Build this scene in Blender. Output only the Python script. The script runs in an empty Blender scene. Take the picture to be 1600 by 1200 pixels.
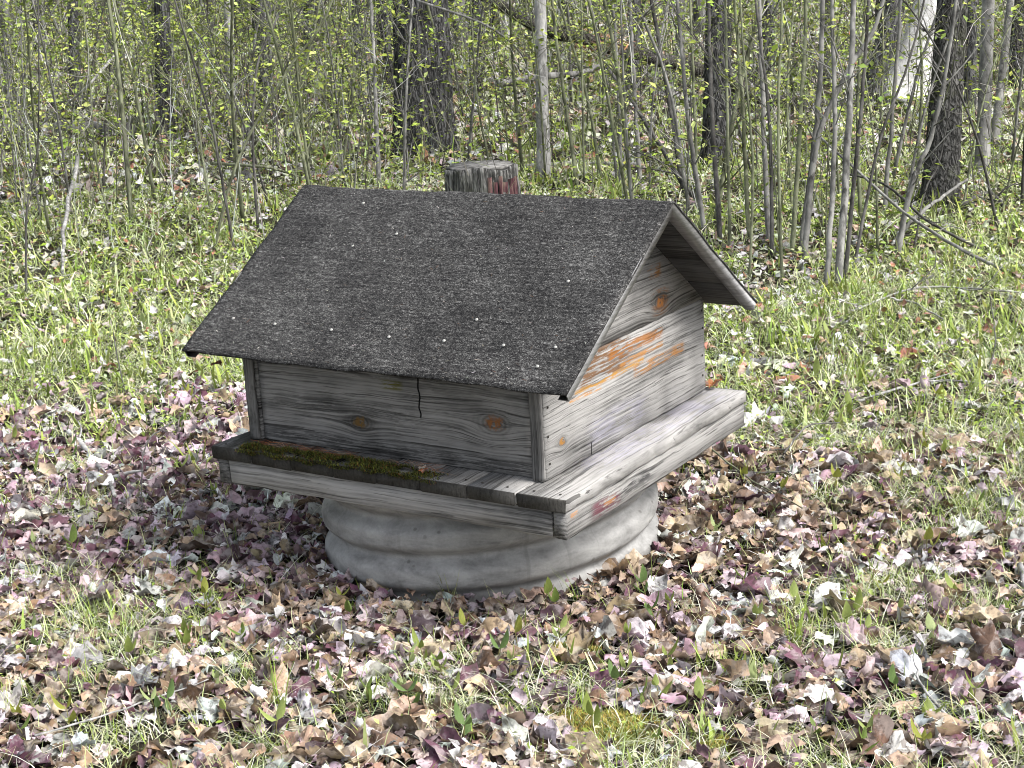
import bpy, math, random
import numpy as np
from mathutils import Matrix, Vector

random.seed(11)
rng = np.random.default_rng(11)
scene = bpy.context.scene
COL = scene.collection

# ------------------------------------------------------------------ camera
CF, CX, CY, CZ, YAW, PITCH, ROLL = 2586.86, 2.6571, -3.9195, 1.7838, -.5775, .2655, -.0567
fw = np.array([math.sin(YAW)*math.cos(PITCH), math.cos(YAW)*math.cos(PITCH), -math.sin(PITCH)])
r0 = np.array([math.cos(YAW), -math.sin(YAW), 0.0]); u0 = np.cross(r0, fw)
rt = math.cos(ROLL)*r0 + math.sin(ROLL)*u0
up = -math.sin(ROLL)*r0 + math.cos(ROLL)*u0
CAM = np.array([CX, CY, CZ])
cam_d = bpy.data.cameras.new('camera'); cam = bpy.data.objects.new('camera', cam_d); COL.objects.link(cam)
cam_d.sensor_fit = 'HORIZONTAL'; cam_d.sensor_width = 36.0; cam_d.lens = CF/1600*36.0
cam_d.clip_start = .05; cam_d.clip_end = 600
mw = Matrix.Identity(4)
for i in range(3):
    mw[i][0] = rt[i]; mw[i][1] = up[i]; mw[i][2] = -fw[i]; mw[i][3] = CAM[i]
cam.matrix_world = mw
scene.camera = cam

# ------------------------------------------------------------------ light
SUN_EL, SUN_AZ = math.radians(50), math.radians(82)       # azimuth clockwise from +Y
world = bpy.data.worlds.new('World'); scene.world = world; world.use_nodes = True
wn = world.node_tree.nodes; wl = world.node_tree.links
sky = wn.new('ShaderNodeTexSky'); sky.sky_type = 'NISHITA'; sky.sun_disc = False
sky.sun_elevation = SUN_EL; sky.sun_rotation = SUN_AZ; sky.air_density = 1.0; sky.dust_density = 4.0; sky.ozone_density = .6
wn['Background'].inputs['Strength'].default_value = .15
hsv = wn.new('ShaderNodeHueSaturation'); hsv.inputs['Saturation'].default_value = .4        # thin high cloud: a paler sky
wl.new(sky.outputs['Color'], hsv.inputs['Color']); wl.new(hsv.outputs['Color'], wn['Background'].inputs['Color'])
sun_d = bpy.data.lights.new('sun', 'SUN'); sun = bpy.data.objects.new('sun', sun_d); COL.objects.link(sun)
sun_d.energy = 2.7; sun_d.angle = math.radians(26); sun_d.color = (1, .965, .92)
sdir = Vector((math.sin(SUN_AZ)*math.cos(SUN_EL), math.cos(SUN_AZ)*math.cos(SUN_EL), math.sin(SUN_EL)))
sun.rotation_euler = sdir.to_track_quat('Z', 'Y').to_euler(); sun.location = (10, 2, 14)
scene.view_settings.view_transform = 'Standard'; scene.view_settings.look = 'None'
scene.view_settings.exposure = .90; scene.view_settings.gamma = 1
scene.view_settings.use_curve_mapping = False
scene.cycles.pixel_filter_type = 'BLACKMAN_HARRIS'; scene.cycles.filter_width = 1.0

# ------------------------------------------------------------------ helpers
def gz(x, y):
    """height of the forest floor"""
    x = np.asarray(x, float); y = np.asarray(y, float)
    d = np.hypot(x, y)
    k = np.clip((d-.7)/2.5, 0, 1); far = np.clip((d-5)/25, 0, 1)
    h = .018*np.sin(x*2.1+.4)*np.cos(y*1.7-.3) + .012*np.sin(x*4.3-y*3.1) + .008*np.sin(x*7.7+y*6.1)
    return h*k - .012*np.clip((1.1-d)/.6, 0, 1) + far*(.22*np.sin(x*.21+1.1)*np.cos(y*.17+.4) + .10*np.sin(x*.55-y*.43))

def proj(P):
    d = np.asarray(P, float)-CAM
    z = d@fw
    return 800+CF*(d@rt)/z, 600-CF*(d@up)/z, z

def ray(px, py):
    return fw + rt*(px-800)/CF - up*(py-600)/CF

def ground(px, py):
    """point of the forest floor seen at a pixel of the 1600 x 1200 photograph"""
    r = ray(px, py); z = 0.
    for _ in range(6):
        t = (z-CZ)/r[2]; p = CAM+r*t; z = float(gz(p[0], p[1]))
    return p

def at(px, py, depth):
    return CAM + ray(px, py)*depth

def make_mesh(name, v, f, mat=None, col=None, smooth=False):
    v = np.asarray(v, np.float32); me = bpy.data.meshes.new(name)
    if not isinstance(f, (list, tuple)): f = [f]
    f = [np.asarray(a, np.int32) for a in f if len(a)]
    me.vertices.add(len(v)); me.vertices.foreach_set('co', v.ravel())
    tot = np.concatenate([np.full(len(a), a.shape[1], np.int32) for a in f])
    me.loops.add(int(tot.sum())); me.loops.foreach_set('vertex_index', np.concatenate([a.ravel() for a in f]))
    me.polygons.add(len(tot)); me.polygons.foreach_set('loop_start', np.concatenate([[0], np.cumsum(tot)[:-1]]).astype(np.int32))
    if smooth: me.polygons.foreach_set('use_smooth', np.ones(len(tot), bool))
    me.update(calc_edges=True)
    if col is not None:
        c = np.ones((len(v), 4), np.float32); c[:, :3] = col
        me.color_attributes.new('Col', 'FLOAT_COLOR', 'POINT').data.foreach_set('color', c.ravel())
    if mat: me.materials.append(mat)
    return me

class MB:
    """collects pieces of ONE mesh"""
    def __init__(s): s.v = []; s.q = []; s.t = []; s.c = []; s.n = 0
    def add(s, v, q=None, t=None, c=(1, 1, 1)):
        v = np.asarray(v, float)
        if q is not None and len(q): s.q.append(np.asarray(q)+s.n)
        if t is not None and len(t): s.t.append(np.asarray(t)+s.n)
        cc = np.asarray(c, float)
        s.c.append(np.broadcast_to(cc, (len(v), 3)) if cc.ndim == 1 else cc)
        s.v.append(v); s.n += len(v); return s
    def mesh(s, name, mat, smooth=False, col=True):
        f = []
        if s.q: f.append(np.concatenate(s.q))
        if s.t: f.append(np.concatenate(s.t))
        return make_mesh(name, np.concatenate(s.v), f, mat, np.concatenate(s.c) if col else None, smooth)

ROOTM = {}
def link(name, me, parent=None, M=None, kind=None, label=None, cat=None, group=None):
    o = bpy.data.objects.new(name, me); COL.objects.link(o)
    M = M or Matrix.Identity(4)
    if parent is not None:
        o.parent = parent; o.matrix_basis = ROOTM[parent.name].inverted() @ M
    else: o.matrix_basis = M
    ROOTM[o.name] = M
    if kind: o['kind'] = kind
    if label: o['label'] = label
    if cat: o['category'] = cat
    if group: o['group'] = group
    return o
def thing(name, label, cat, loc=(0, 0, 0), group=None):
    return link(name, None, None, Matrix.Translation(Vector(loc)), None, label, cat, group)

def frame(center, xa, ya):
    xa = Vector(xa).normalized(); ya = Vector(ya).normalized(); za = xa.cross(ya)
    M = Matrix.Identity(4)
    for i in range(3): M[i][0] = xa[i]; M[i][1] = ya[i]; M[i][2] = za[i]; M[i][3] = center[i]
    return M

def tube(pts, rad, n=6, ridge=None, cap=True):
    """swept tube; ridge(theta, s) gives a relative radius change"""
    pts = np.asarray(pts, float); rad = np.broadcast_to(np.asarray(rad, float), (len(pts),))
    d = np.gradient(pts, axis=0); d /= np.linalg.norm(d, axis=1)[:, None]
    ref = np.array([1., 0, 0]) if abs(d[0][0]) < .8 else np.array([0, 1., 0])
    a = np.cross(d, ref); a /= np.linalg.norm(a, axis=1)[:, None]; b = np.cross(d, a)
    th = np.linspace(0, 2*np.pi, n, endpoint=False)
    R = rad[:, None]*np.ones((1, n))
    if ridge is not None: R = R*(1+ridge(th[None, :], np.linspace(0, 1, len(pts))[:, None]))
    v = pts[:, None, :] + R[..., None]*(np.cos(th)[None, :, None]*a[:, None, :] + np.sin(th)[None, :, None]*b[:, None, :])
    m = len(pts); i, j = np.meshgrid(np.arange(m-1), np.arange(n), indexing='ij'); k = (j+1) % n
    q = np.stack([i*n+j, i*n+k, (i+1)*n+k, (i+1)*n+j], -1).reshape(-1, 4)
    v = v.reshape(-1, 3); t = None
    if cap:
        v = np.vstack([v, pts[:1], pts[-1:]]); jj = np.arange(n); kk = (jj+1) % n
        t = np.vstack([np.stack([np.full(n, m*n), kk, jj], -1), np.stack([np.full(n, m*n+1), (m-1)*n+jj, (m-1)*n+kk], -1)])
    return v, q, t

def spline(pts, n):
    pts = np.asarray(pts, float)
    if len(pts) == 2: return pts[0]+(pts[1]-pts[0])*np.linspace(0, 1, n)[:, None]
    P = np.vstack([2*pts[0]-pts[1], pts, 2*pts[-1]-pts[-2]]); out = []
    for u in np.linspace(0, len(pts)-1-1e-6, n):
        i = int(u); t = u-i; a, b, c, d = P[i:i+4]
        out.append(.5*((2*b)+(c-a)*t+(2*a-5*b+4*c-d)*t*t+(3*b-a-3*c+d)*t**3))
    return np.array(out)

# ------------------------------------------------------------------ node helper
class NT:
    def __init__(s, name):
        s.m = bpy.data.materials.new(name); s.m.use_nodes = True; s.t = s.m.node_tree
        s.t.nodes.clear(); s.out = s.t.nodes.new('ShaderNodeOutputMaterial')
    def n(s, typ, **kw):
        o = s.t.nodes.new(typ)
        for k, v in kw.items(): setattr(o, k, v)
        return o
    def set(s, sock, v):
        if hasattr(v, 'is_output') or isinstance(v, bpy.types.NodeSocket): s.t.links.new(v, sock)
        elif v is not None:
            if isinstance(v, (tuple, list)) and sock.type == 'RGBA' and len(v) == 3: v = (*v, 1)
            sock.default_value = v
    def math(s, op, a, b=None, c=None, clamp=False):
        o = s.n('ShaderNodeMath', operation=op, use_clamp=clamp)
        s.set(o.inputs[0], a); s.set(o.inputs[1], b)
        if c is not None: s.set(o.inputs[2], c)
        return o.outputs[0]
    def mul(s, a, b): return s.math('MULTIPLY', a, b)
    def add(s, a, b): return s.math('ADD', a, b)
    def sub(s, a, b): return s.math('SUBTRACT', a, b)
    def coord(s): return s.n('ShaderNodeTexCoord').outputs['Object']
    def xyz(s, v):
        o = s.n('ShaderNodeSeparateXYZ'); s.set(o.inputs[0], v); return o.outputs
    def vec(s, x, y, z):
        o = s.n('ShaderNodeCombineXYZ'); s.set(o.inputs[0], x); s.set(o.inputs[1], y); s.set(o.inputs[2], z); return o.outputs[0]
    def vscale(s, v, sc):
        o = s.n('ShaderNodeVectorMath', operation='MULTIPLY'); s.set(o.inputs[0], v); s.set(o.inputs[1], sc); return o.outputs[0]
    def vadd(s, v, w):
        o = s.n('ShaderNodeVectorMath', operation='ADD'); s.set(o.inputs[0], v); s.set(o.inputs[1], w); return o.outputs[0]
    def noise(s, v, scale=1., detail=4., rough=.55, dist=0.):
        o = s.n('ShaderNodeTexNoise'); s.set(o.inputs['Vector'], v); s.set(o.inputs['Scale'], scale)
        s.set(o.inputs['Detail'], detail); s.set(o.inputs['Roughness'], rough); s.set(o.inputs['Distortion'], dist); return o.outputs[0]
    def voro(s, v, scale, feature='F1'):
        o = s.n('ShaderNodeTexVoronoi', feature=feature); s.set(o.inputs['Vector'], v); s.set(o.inputs['Scale'], scale); return o.outputs
    def ramp(s, f, stops, interp='LINEAR'):
        o = s.n('ShaderNodeValToRGB'); cr = o.color_ramp; cr.interpolation = interp
        while len(cr.elements) < len(stops): cr.elements.new(.5)
        for e, (p, c) in zip(cr.elements, stops):
            e.position = p; e.color = (c, c, c, 1) if not isinstance(c, tuple) else (*c, 1)
        s.set(o.inputs[0], f); return o.outputs[0]
    def step(s, f, a, b):
        o = s.n('ShaderNodeMapRange', interpolation_type='SMOOTHSTEP'); s.set(o.inputs[0], f)
        o.inputs[1].default_value = a; o.inputs[2].default_value = b; return o.outputs[0]
    def mix(s, f, a, b, blend='MIX'):
        o = s.n('ShaderNodeMix', data_type='RGBA', blend_type=blend); s.set(o.inputs['Factor'], f)
        s.set(o.inputs[6], a); s.set(o.inputs[7], b); return o.outputs[2]
    def rnd(s): return s.n('ShaderNodeObjectInfo').outputs['Random']
    def ocol(s): return s.n('ShaderNodeObjectInfo').outputs['Color']
    def attr(s): return s.n('ShaderNodeAttribute', attribute_name='Col').outputs['Color']
    def finish(s, col, rough=.85, height=None, bump=.3, dist=.004, metal=0., spec=.25, trans=0.):
        p = s.n('ShaderNodeBsdfPrincipled'); s.set(p.inputs['Base Color'], col); s.set(p.inputs['Roughness'], rough)
        s.set(p.inputs['Metallic'], metal); p.inputs['Specular IOR Level'].default_value = spec
        if height is not None:
            b = s.n('ShaderNodeBump'); b.inputs['Strength'].default_value = bump; b.inputs['Distance'].default_value = dist
            s.set(b.inputs['Height'], height); s.t.links.new(b.outputs[0], p.inputs['Normal'])
        sh = p.outputs[0]
        if trans:
            tr = s.n('ShaderNodeBsdfTranslucent'); s.set(tr.inputs[0], col)
            mx = s.n('ShaderNodeMixShader'); mx.inputs[0].default_value = trans
            s.t.links.new(sh, mx.inputs[1]); s.t.links.new(tr.outputs[0], mx.inputs[2]); sh = mx.outputs[0]
        s.t.links.new(sh, s.out.inputs['Surface']); return s.m

def wood(name, dark=.05, light=.34, knots=(), stains=(), cracks=(), tint=(1., .985, .96), dirt=0., fine=1.0, endlen=0.):
    """weathered board: local X is the grain direction, Y the width.
    knots: (x, y, r, colour); stains: (x0, x1, y0, y1, colour, strength, soft)"""
    t = NT(name); c = t.coord(); x, y, z = t.xyz(c)
    off = t.mul(t.rnd(), 37.)
    yy = t.add(y, t.mul(t.sub(t.noise(t.vec(t.add(t.mul(x, 3.), off), t.mul(y, 5.), 0.), 1., 2.), .5), .022))
    kd = []
    for (kx, ky, kr, kc) in knots:
        dx = t.mul(t.sub(x, kx), .62); dy = t.sub(y, ky)
        d = t.math('SQRT', t.add(t.mul(dx, dx), t.mul(dy, dy)))
        d = t.mul(d, 1./kr)
        w = t.math('EXPONENT', t.mul(t.mul(d, d), -.30))
        yy = t.add(yy, t.mul(t.sub(ky, y), t.mul(w, .86)))
        yy = t.add(yy, t.mul(w, t.mul(d, kr*.28)))
        kd.append((d, kc))
    g1 = t.noise(t.vec(t.add(t.mul(x, 2.2), off), t.mul(yy, 150.*fine), t.mul(z, 50.)), 1., 7., .72)
    g2 = t.noise(t.vec(t.add(t.mul(x, .9), off), t.mul(yy, 42.*fine), t.mul(z, 20.)), 1., 5., .62, .3)
    sn = t.math('SINE', t.add(t.mul(yy, 560.*fine), t.mul(g2, 13.)))
    blot = t.noise(t.vec(t.add(t.mul(x, 3.), off), t.mul(y, 6.), t.mul(z, 6.)), 1., 4., .6)
    f = t.add(t.mul(g1, .50), t.add(t.mul(g2, .26), t.mul(sn, .022)))
    f = t.add(f, t.add(t.mul(t.sub(blot, .5), .42), .10))
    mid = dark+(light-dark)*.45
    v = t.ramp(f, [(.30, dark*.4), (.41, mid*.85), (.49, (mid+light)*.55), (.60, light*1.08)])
    col = t.mix(1., v, tint, 'MULTIPLY')
    # checks along the grain
    ck = t.noise(t.vec(t.add(t.mul(x, 2.6), t.mul(off, 1.7)), t.mul(yy, 105.), t.mul(z, 20.)), 1., 4., .62)
    ck2 = t.noise(t.vec(t.add(t.mul(x, 4.2), t.mul(off, 2.3)), t.mul(yy, 210.), t.mul(z, 30.)), 1., 3., .6)
    ckm = t.math('MAXIMUM', t.step(ck, .615, .645), t.mul(t.step(ck2, .60, .64), .65))
    col = t.mix(t.mul(ckm, .66), col, (.014, .013, .012))
    if dirt:
        dn = t.noise(t.vec(t.add(t.mul(x, 5.), off), t.mul(y, 9.), t.mul(z, 9.)), 1., 5., .65)
        col = t.mix(t.mul(t.step(dn, .45, .62), dirt), col, (.018, .018, .012))
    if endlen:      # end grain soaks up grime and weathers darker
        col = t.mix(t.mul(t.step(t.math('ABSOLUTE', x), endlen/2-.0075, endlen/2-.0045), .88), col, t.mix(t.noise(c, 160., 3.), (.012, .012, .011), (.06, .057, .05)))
    for (x0, x1, y0, y1, sc, st, soft) in stains:
        m = t.mul(t.mul(t.step(x, x0-soft, x0+soft), t.sub(1., t.step(x, x1-soft, x1+soft))),
                  t.mul(t.step(yy, y0-soft*.5, y0+soft*.5), t.sub(1., t.step(yy, y1-soft*.5, y1+soft*.5))))
        sn2 = t.step(t.add(t.mul(t.noise(t.vec(t.add(t.mul(x, 7.), off), t.mul(yy, 150.), 3.), 1., 5., .7), .65), t.mul(t.noise(t.vec(t.mul(x, 14.), t.mul(y, 30.), off), 1., 4., .7), .35)), .46, .53)
        col = t.mix(t.mul(t.mul(m, sn2), st), col, sc)
    for d, kc in kd:
        rings = t.add(.75, t.mul(t.math('SINE', t.mul(d, 16.)), .25))
        nz = t.noise(c, 90., 3.)
        nb = t.noise(c, 38., 4., .65)
        dj = t.add(d, t.mul(t.sub(nb, .5), 1.5))
        halo = t.mul(t.sub(1., t.step(dj, .5, 2.1)), t.mul(rings, .70))
        col = t.mix(halo, col, (.035, .034, .030))
        core = t.mul(t.sub(1., t.step(dj, .45, 1.0)), t.step(t.noise(t.vadd(c, t.vec(.31, .07, .0)), 46., 3.), .40, .52))
        col = t.mix(t.mul(core, .9), col, kc)
    for (cx, y0, y1, wd) in cracks:
        wob = t.mul(t.sub(t.noise(t.vec(1., t.mul(y, 18.), 5.), 1., 2.), .5), .02)
        dd = t.math('ABSOLUTE', t.sub(x, t.add(cx, wob)))
        m = t.mul(t.sub(1., t.step(dd, wd*.4, wd)), t.mul(t.step(y, y0-.004, y0+.004), t.sub(1., t.step(y, y1-.004, y1+.004))))
        col = t.mix(m, col, (.006, .006, .006)); ckm = t.math('MAXIMUM', ckm, m)
    h = t.sub(t.add(t.mul(g1, .8), t.mul(g2, .3)), t.mul(ckm, .7))
    return t.finish(col, .9, h, .75, .004, spec=.12)

def bark(name, dark, light, sx=14., sz=3., tint=(1, 1, 1), moss=0., depth=.9, blk=.12):
    t = NT(name); c = t.coord(); x, y, z = t.xyz(c)
    off = t.mul(t.rnd(), 11.)
    p = t.vec(t.add(x, off), y, t.mul(z, sz/sx))
    warp = t.noise(p, sx*.5, 3.); p2 = t.vadd(p, t.vscale(t.vec(warp, t.mul(warp, -1.), t.mul(warp, .5)), (.09, .09, .09)))
    e = t.voro(p2, sx, 'DISTANCE_TO_EDGE')[0]; n = t.noise(p, sx*3., 6., .65)
    rd = t.math('ABSOLUTE', t.sub(t.noise(t.vscale(p2, (1, 1, .55)), sx*1.15, 3., .55), .5))
    f = t.add(t.add(t.mul(t.step(e, .0, .30), blk), t.mul(t.step(rd, .0, .14), .62-blk)), t.mul(n, .45))
    v = t.ramp(f, [(.2, dark), (.5, (dark+light)*.4), (.95, light)])
    big = t.noise(c, 1.3, 4.)
    col = t.mix(1., t.mix(t.step(big, .4, .65), v, t.mix(1., v, (.6, .62, .6), 'MULTIPLY')), tint, 'MULTIPLY')
    if moss: col = t.mix(t.mul(t.step(t.noise(c, 5., 5.), .5, .62), moss), col, (.07, .085, .02))
    return t.finish(col, .92, f, depth, .02, spec=.1)

def smooth_bark(name, dark, light, tint=(1, 1, 1)):
    t = NT(name); c = t.coord(); x, y, z = t.xyz(c)
    p = t.vec(x, t.add(y, t.mul(t.rnd(), 9.)), t.mul(z, .35))
    n = t.noise(p, 22., 6., .7); b = t.noise(c, 3.2, 4., .6)
    v = t.ramp(t.add(t.mul(n, .6), t.mul(b, .4)), [(.38, dark*.8), (.5, (dark+light)*.5), (.60, light)])
    lich = t.step(t.noise(t.vadd(p, t.vec(3., 1., 2.)), 13., 5., .65), .54, .62)
    v = t.mix(t.mul(lich, .5), v, (light*1.5, light*1.5, light*1.5))
    return t.finish(t.mix(1., v, tint, 'MULTIPLY'), .9, n, .5, .006, spec=.1)

def leafmat(name, source, trans=.25, rough=.7, var=.35, spec=.2):
    t = NT(name); col = t.attr() if source == 'attr' else t.ocol(); c = t.coord()
    n = t.noise(c, 55. if source == 'attr' else 7., 5., .7); n2 = t.noise(c, 13. if source == 'attr' else 2., 2.)
    if 'dead' in name: col = t.mix(t.mul(t.step(t.noise(c, 24. if source == 'attr' else 2.6, 4., .6), .47, .60), .38), col, (.42, .40, .39)); col = t.mix(t.mul(t.step(t.noise(t.vadd(c, t.vec(.4, .2, .1)), 30. if source == 'attr' else 3.1, 4., .65), .50, .62), .72), col, (.062, .043, .037))
    k = t.ramp(t.add(t.mul(n, .6), t.mul(n2, .4)), [(.33, 1.-var), (.5, 1.), (.68, 1.+var*.7)])
    return t.finish(t.mix(1., col, k, 'MULTIPLY'), rough, n, .25, .002, spec=spec, trans=trans)

# ------------------------------------------------------------------ materials
M_attr = leafmat('plant_matter', 'attr', .18)
M_litter = leafmat('dead_leaf_litter', 'attr', .05, .75, .42, .3)
M_leaf = leafmat('dead_leaf_skin', 'object', .10, .72, .42, .3)
M_green = leafmat('fresh_leaf_skin', 'object', .3, .6, .3, .3)
M_stem = smooth_bark('sapling_bark', .06, .26, (1, .99, .95))
M_stem_dark = smooth_bark('dark_twig_bark', .025, .12, (1, .97, .93))
M_stem_olive = smooth_bark('olive_twig_bark', .06, .24, (.93, 1, .66))
M_pale = smooth_bark('pale_smooth_bark', .13, .42, (1, .99, .97))
M_white = smooth_bark('white_peeled_wood', .38, .74, (1, .99, .98))
M_bark_grey = bark('grey_fissured_bark', .012, .16, 26., 4.5, (.98, .98, 1))
M_bark_dark = bark('dark_blocky_bark', .012, .17, 34., 13., (1, .98, .96), .18, blk=.36)
M_bark_far = bark('far_grey_bark', .02, .19, 22., 6., (.98, .98, 1))
M_dead = smooth_bark('dead_log_bark', .04, .30, (1, .98, .95))
M_log = bark('rotten_log_bark', .015, .20, 30., 26., (1, .93, .86), .15)
M_stump = bark('stump_bark', .03, .34, 26., 4., (1, .99, .97), .1)
M_ends = wood('cut_stump_wood', .12, .4)

def soil():
    t = NT('forest_soil'); c = t.coord()
    n = t.noise(c, 3., 8., .7); m = t.noise(c, 45., 6., .7)
    col = t.ramp(t.add(t.mul(n, .4), t.mul(m, .6)), [(.38, (.010, .009, .007)), (.52, (.034, .030, .022)), (.70, (.11, .10, .075))])
    return t.finish(col, .95, m, .8, .02, spec=.08)
M_soil = soil()

def felt():
    t = NT('granulated_roofing_felt'); c = t.coord(); x, y, z = t.xyz(c)
    s = t.add(t.mul(y, .85), t.mul(z, .6))
    a = t.noise(t.vec(t.mul(x, 85.), t.mul(s, 130.), t.mul(z, 30.)), 1., 4., .8, .8)
    b = t.noise(c, 260., 2., .7); big = t.noise(c, 4.5, 5., .65)
    rows = t.noise(t.vec(t.mul(x, 7.), t.mul(s, 95.), 0.), 1., 3., .6)
    f = t.add(t.add(t.mul(a, .50), t.mul(b, .38)), t.add(t.mul(big, .14), t.mul(t.sub(rows, .5), .14)))
    col = t.ramp(f, [(.42, (.008, .008, .009)), (.50, (.030, .030, .030)), (.565, (.075, .075, .074)), (.65, (.24, .24, .235))])
    d = t.voro(t.vadd(c, t.vec(0, 0, .3)), 210., 'F1')
    fl = t.mul(t.sub(1., t.step(d[0], .13, .2)), t.step(t.noise(c, 31., 3.), .56, .64))
    col = t.mix(t.mul(fl, .6), col, (.42, .42, .40))
    return t.finish(col, .92, f, .9, .004, spec=.12)
M_felt = felt()

def metal():
    t = NT('dull_aluminium'); c = t.coord(); n = t.noise(t.vscale(c, (3, 3, 30)), 6., 5., .6)
    return t.finish(t.ramp(n, [(.3, .10), (.6, .24)]), .5, n, .1, .002, metal=.35, spec=.4)
M_metal = metal()
def nail():
    t = NT('galvanised_nail_head'); return t.finish((.36, .36, .34), .6, metal=.2)
M_nail = nail()

def culvert():
    t = NT('weathered_corrugated_steel'); c = t.coord(); x, y, z = t.xyz(c)
    th = t.math('ARCTAN2', y, x)
    st = t.noise(t.vec(t.mul(th, 3.5), t.mul(z, 22.), 0.), 1., 6., .62, .5)
    n = t.noise(c, 14., 7., .65); fine = t.noise(c, 130., 4., .6)
    f = t.add(t.mul(st, .62), t.add(t.mul(n, .24), t.mul(fine, .12)))
    col = t.ramp(f, [(.36, (.15, .15, .148)), (.5, (.28, .28, .275)), (.66, (.42, .42, .41))])
    drip = t.step(t.noise(t.vec(t.mul(th, 16.), t.mul(z, 1.2), 2.), 1., 4., .6), .57, .70)
    col = t.mix(t.mul(drip, .25), col, (.10, .10, .095))
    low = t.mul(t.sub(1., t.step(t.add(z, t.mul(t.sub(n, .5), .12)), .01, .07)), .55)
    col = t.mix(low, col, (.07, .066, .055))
    sp = t.mul(t.sub(1., t.step(t.voro(c, 26., 'F1')[0], .10, .2)), t.step(t.noise(c, 5.), .56, .62))
    col = t.mix(t.mul(sp, .45), col, (.05, .045, .035))
    return t.finish(col, .62, f, .25, .006, metal=.0, spec=.35)
M_pipe = culvert()

# ------------------------------------------------------------------ ground
def build_ground():
    rr = np.concatenate([np.linspace(0, 14, 90), np.geomspace(14.4, 260, 40)])
    th = np.linspace(0, 2*np.pi, 160, endpoint=False)
    X = rr[:, None]*np.cos(th); Y = rr[:, None]*np.sin(th); Z = gz(X, Y)
    v = np.stack([X, Y, Z], -1).reshape(-1, 3); n = len(th)
    i, j = np.meshgrid(np.arange(len(rr)-1), np.arange(n), indexing='ij'); k = (j+1) % n
    q = np.stack([i*n+j, (i+1)*n+j, (i+1)*n+k, i*n+k], -1).reshape(-1, 4)
    link('ground', make_mesh('ground', v, q, M_soil, smooth=True), kind='structure', label='forest floor under leaf litter and new grass')
build_ground()

# ------------------------------------------------------------------ corrugated well pipe
PH = 2.4
def build_pipe():
    R, lam, amp = .495, .112, .034
    n, zs = 160, np.linspace(-.06, .300, 90)
    th = np.linspace(0, 2*np.pi, n, endpoint=False)
    def surf(r_off):
        ph = 2*np.pi*(zs[:, None]/lam) - th[None, :]*2.0 + PH
        r = R + .010 + r_off - amp*((1+np.cos(ph))/2)**2.2 + .0030*np.sin(3*th+1)[None, :]
        return np.stack([r*np.cos(th), r*np.sin(th), zs[:, None]+0*th[None, :]], -1).reshape(-1, 3)
    a, b = surf(0), surf(-.004); m = len(zs)
    i, j = np.meshgrid(np.arange(m-1), np.arange(n), indexing='ij'); k = (j+1) % n
    q = np.stack([i*n+j, i*n+k, (i+1)*n+k, (i+1)*n+j], -1).reshape(-1, 4)
    jj = np.arange(n); kk = (jj+1) % n; o = m*n
    top = np.stack([(m-1)*n+jj, (m-1)*n+kk, o+(m-1)*n+kk, o+(m-1)*n+jj], -1)
    link('well_pipe', make_mesh('well_pipe', np.vstack([a, b]), np.vstack([q, q[:, ::-1]+o, top]), M_pipe, smooth=True),
         label='wide grey corrugated pipe standing in the leaves under the wooden well cover', cat='pipe')
build_pipe()

# ------------------------------------------------------------------ wooden well cover
PX0, PX1, PY0, PY1, ZP, ZS = -.5816, .6081, -.5621, .5289, .4035, .2923
HX0, HX1, HY0, HY1 = -.5165, .4908, -.4539, .4873
RX0, RX1, EYF, EYB, EZF, EZB, RZ, RY = -.6199, .6399, -.5859, .5347, .697, .6853, 1.0722, .0115
cover = thing('well_cover', 'weathered wooden well cover like a tiny house with dark felt gable roof', 'well cover', (0, 0, ZS))

def board_mesh(name, L, W, T, mat, wob=.0016, seg=22, ch=.003, seed=0):
    g = np.random.default_rng(seed+int(L*1000)); xs = np.linspace(-L/2, L/2, seg+1)
    w, h = W/2, T/2
    sec = np.array([[-w+ch, -h], [w-ch, -h], [w, -h+ch], [w, h-ch], [w-ch, h], [-w+ch, h], [-w, h-ch], [-w, -h+ch]])
    v = np.zeros((seg+1, 8, 3)); v[:, :, 0] = xs[:, None]; v[:, :, 1:] = sec[None]
    v[:, :, 1] += g.normal(0, wob, (seg+1, 8))*.8*np.sign(sec[None, :, 0]); v[:, :, 2] += g.normal(0, wob*.5, (seg+1, 8))
    v[0, :, 0] += g.uniform(0, .004, 8); v[-1, :, 0] -= g.uniform(0, .004, 8)
    i, j = np.meshgrid(np.arange(seg), np.arange(8), indexing='ij'); k = (j+1) % 8
    q = np.stack([i*8+j, (i+1)*8+j, (i+1)*8+k, i*8+k], -1).reshape(-1, 4)
    e0 = np.arange(8)[None, :]; e1 = (seg*8+np.arange(8))[::-1][None, :]
    return make_mesh(name, v.reshape(-1, 3), [q, e0, e1], mat)

def prism_mesh(name, poly, T, mat):
    p = np.asarray(poly, float); n = len(p)
    v = np.vstack([np.column_stack([p, np.full(n, -T/2)]), np.column_stack([p, np.full(n, T/2)])])
    j = np.arange(n); k = (j+1) % n
    return make_mesh(name, v, [np.stack([j, k, n+k, n+j], -1), np.arange(n)[::-1][None, :], (n+np.arange(n))[None, :]], mat)

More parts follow.
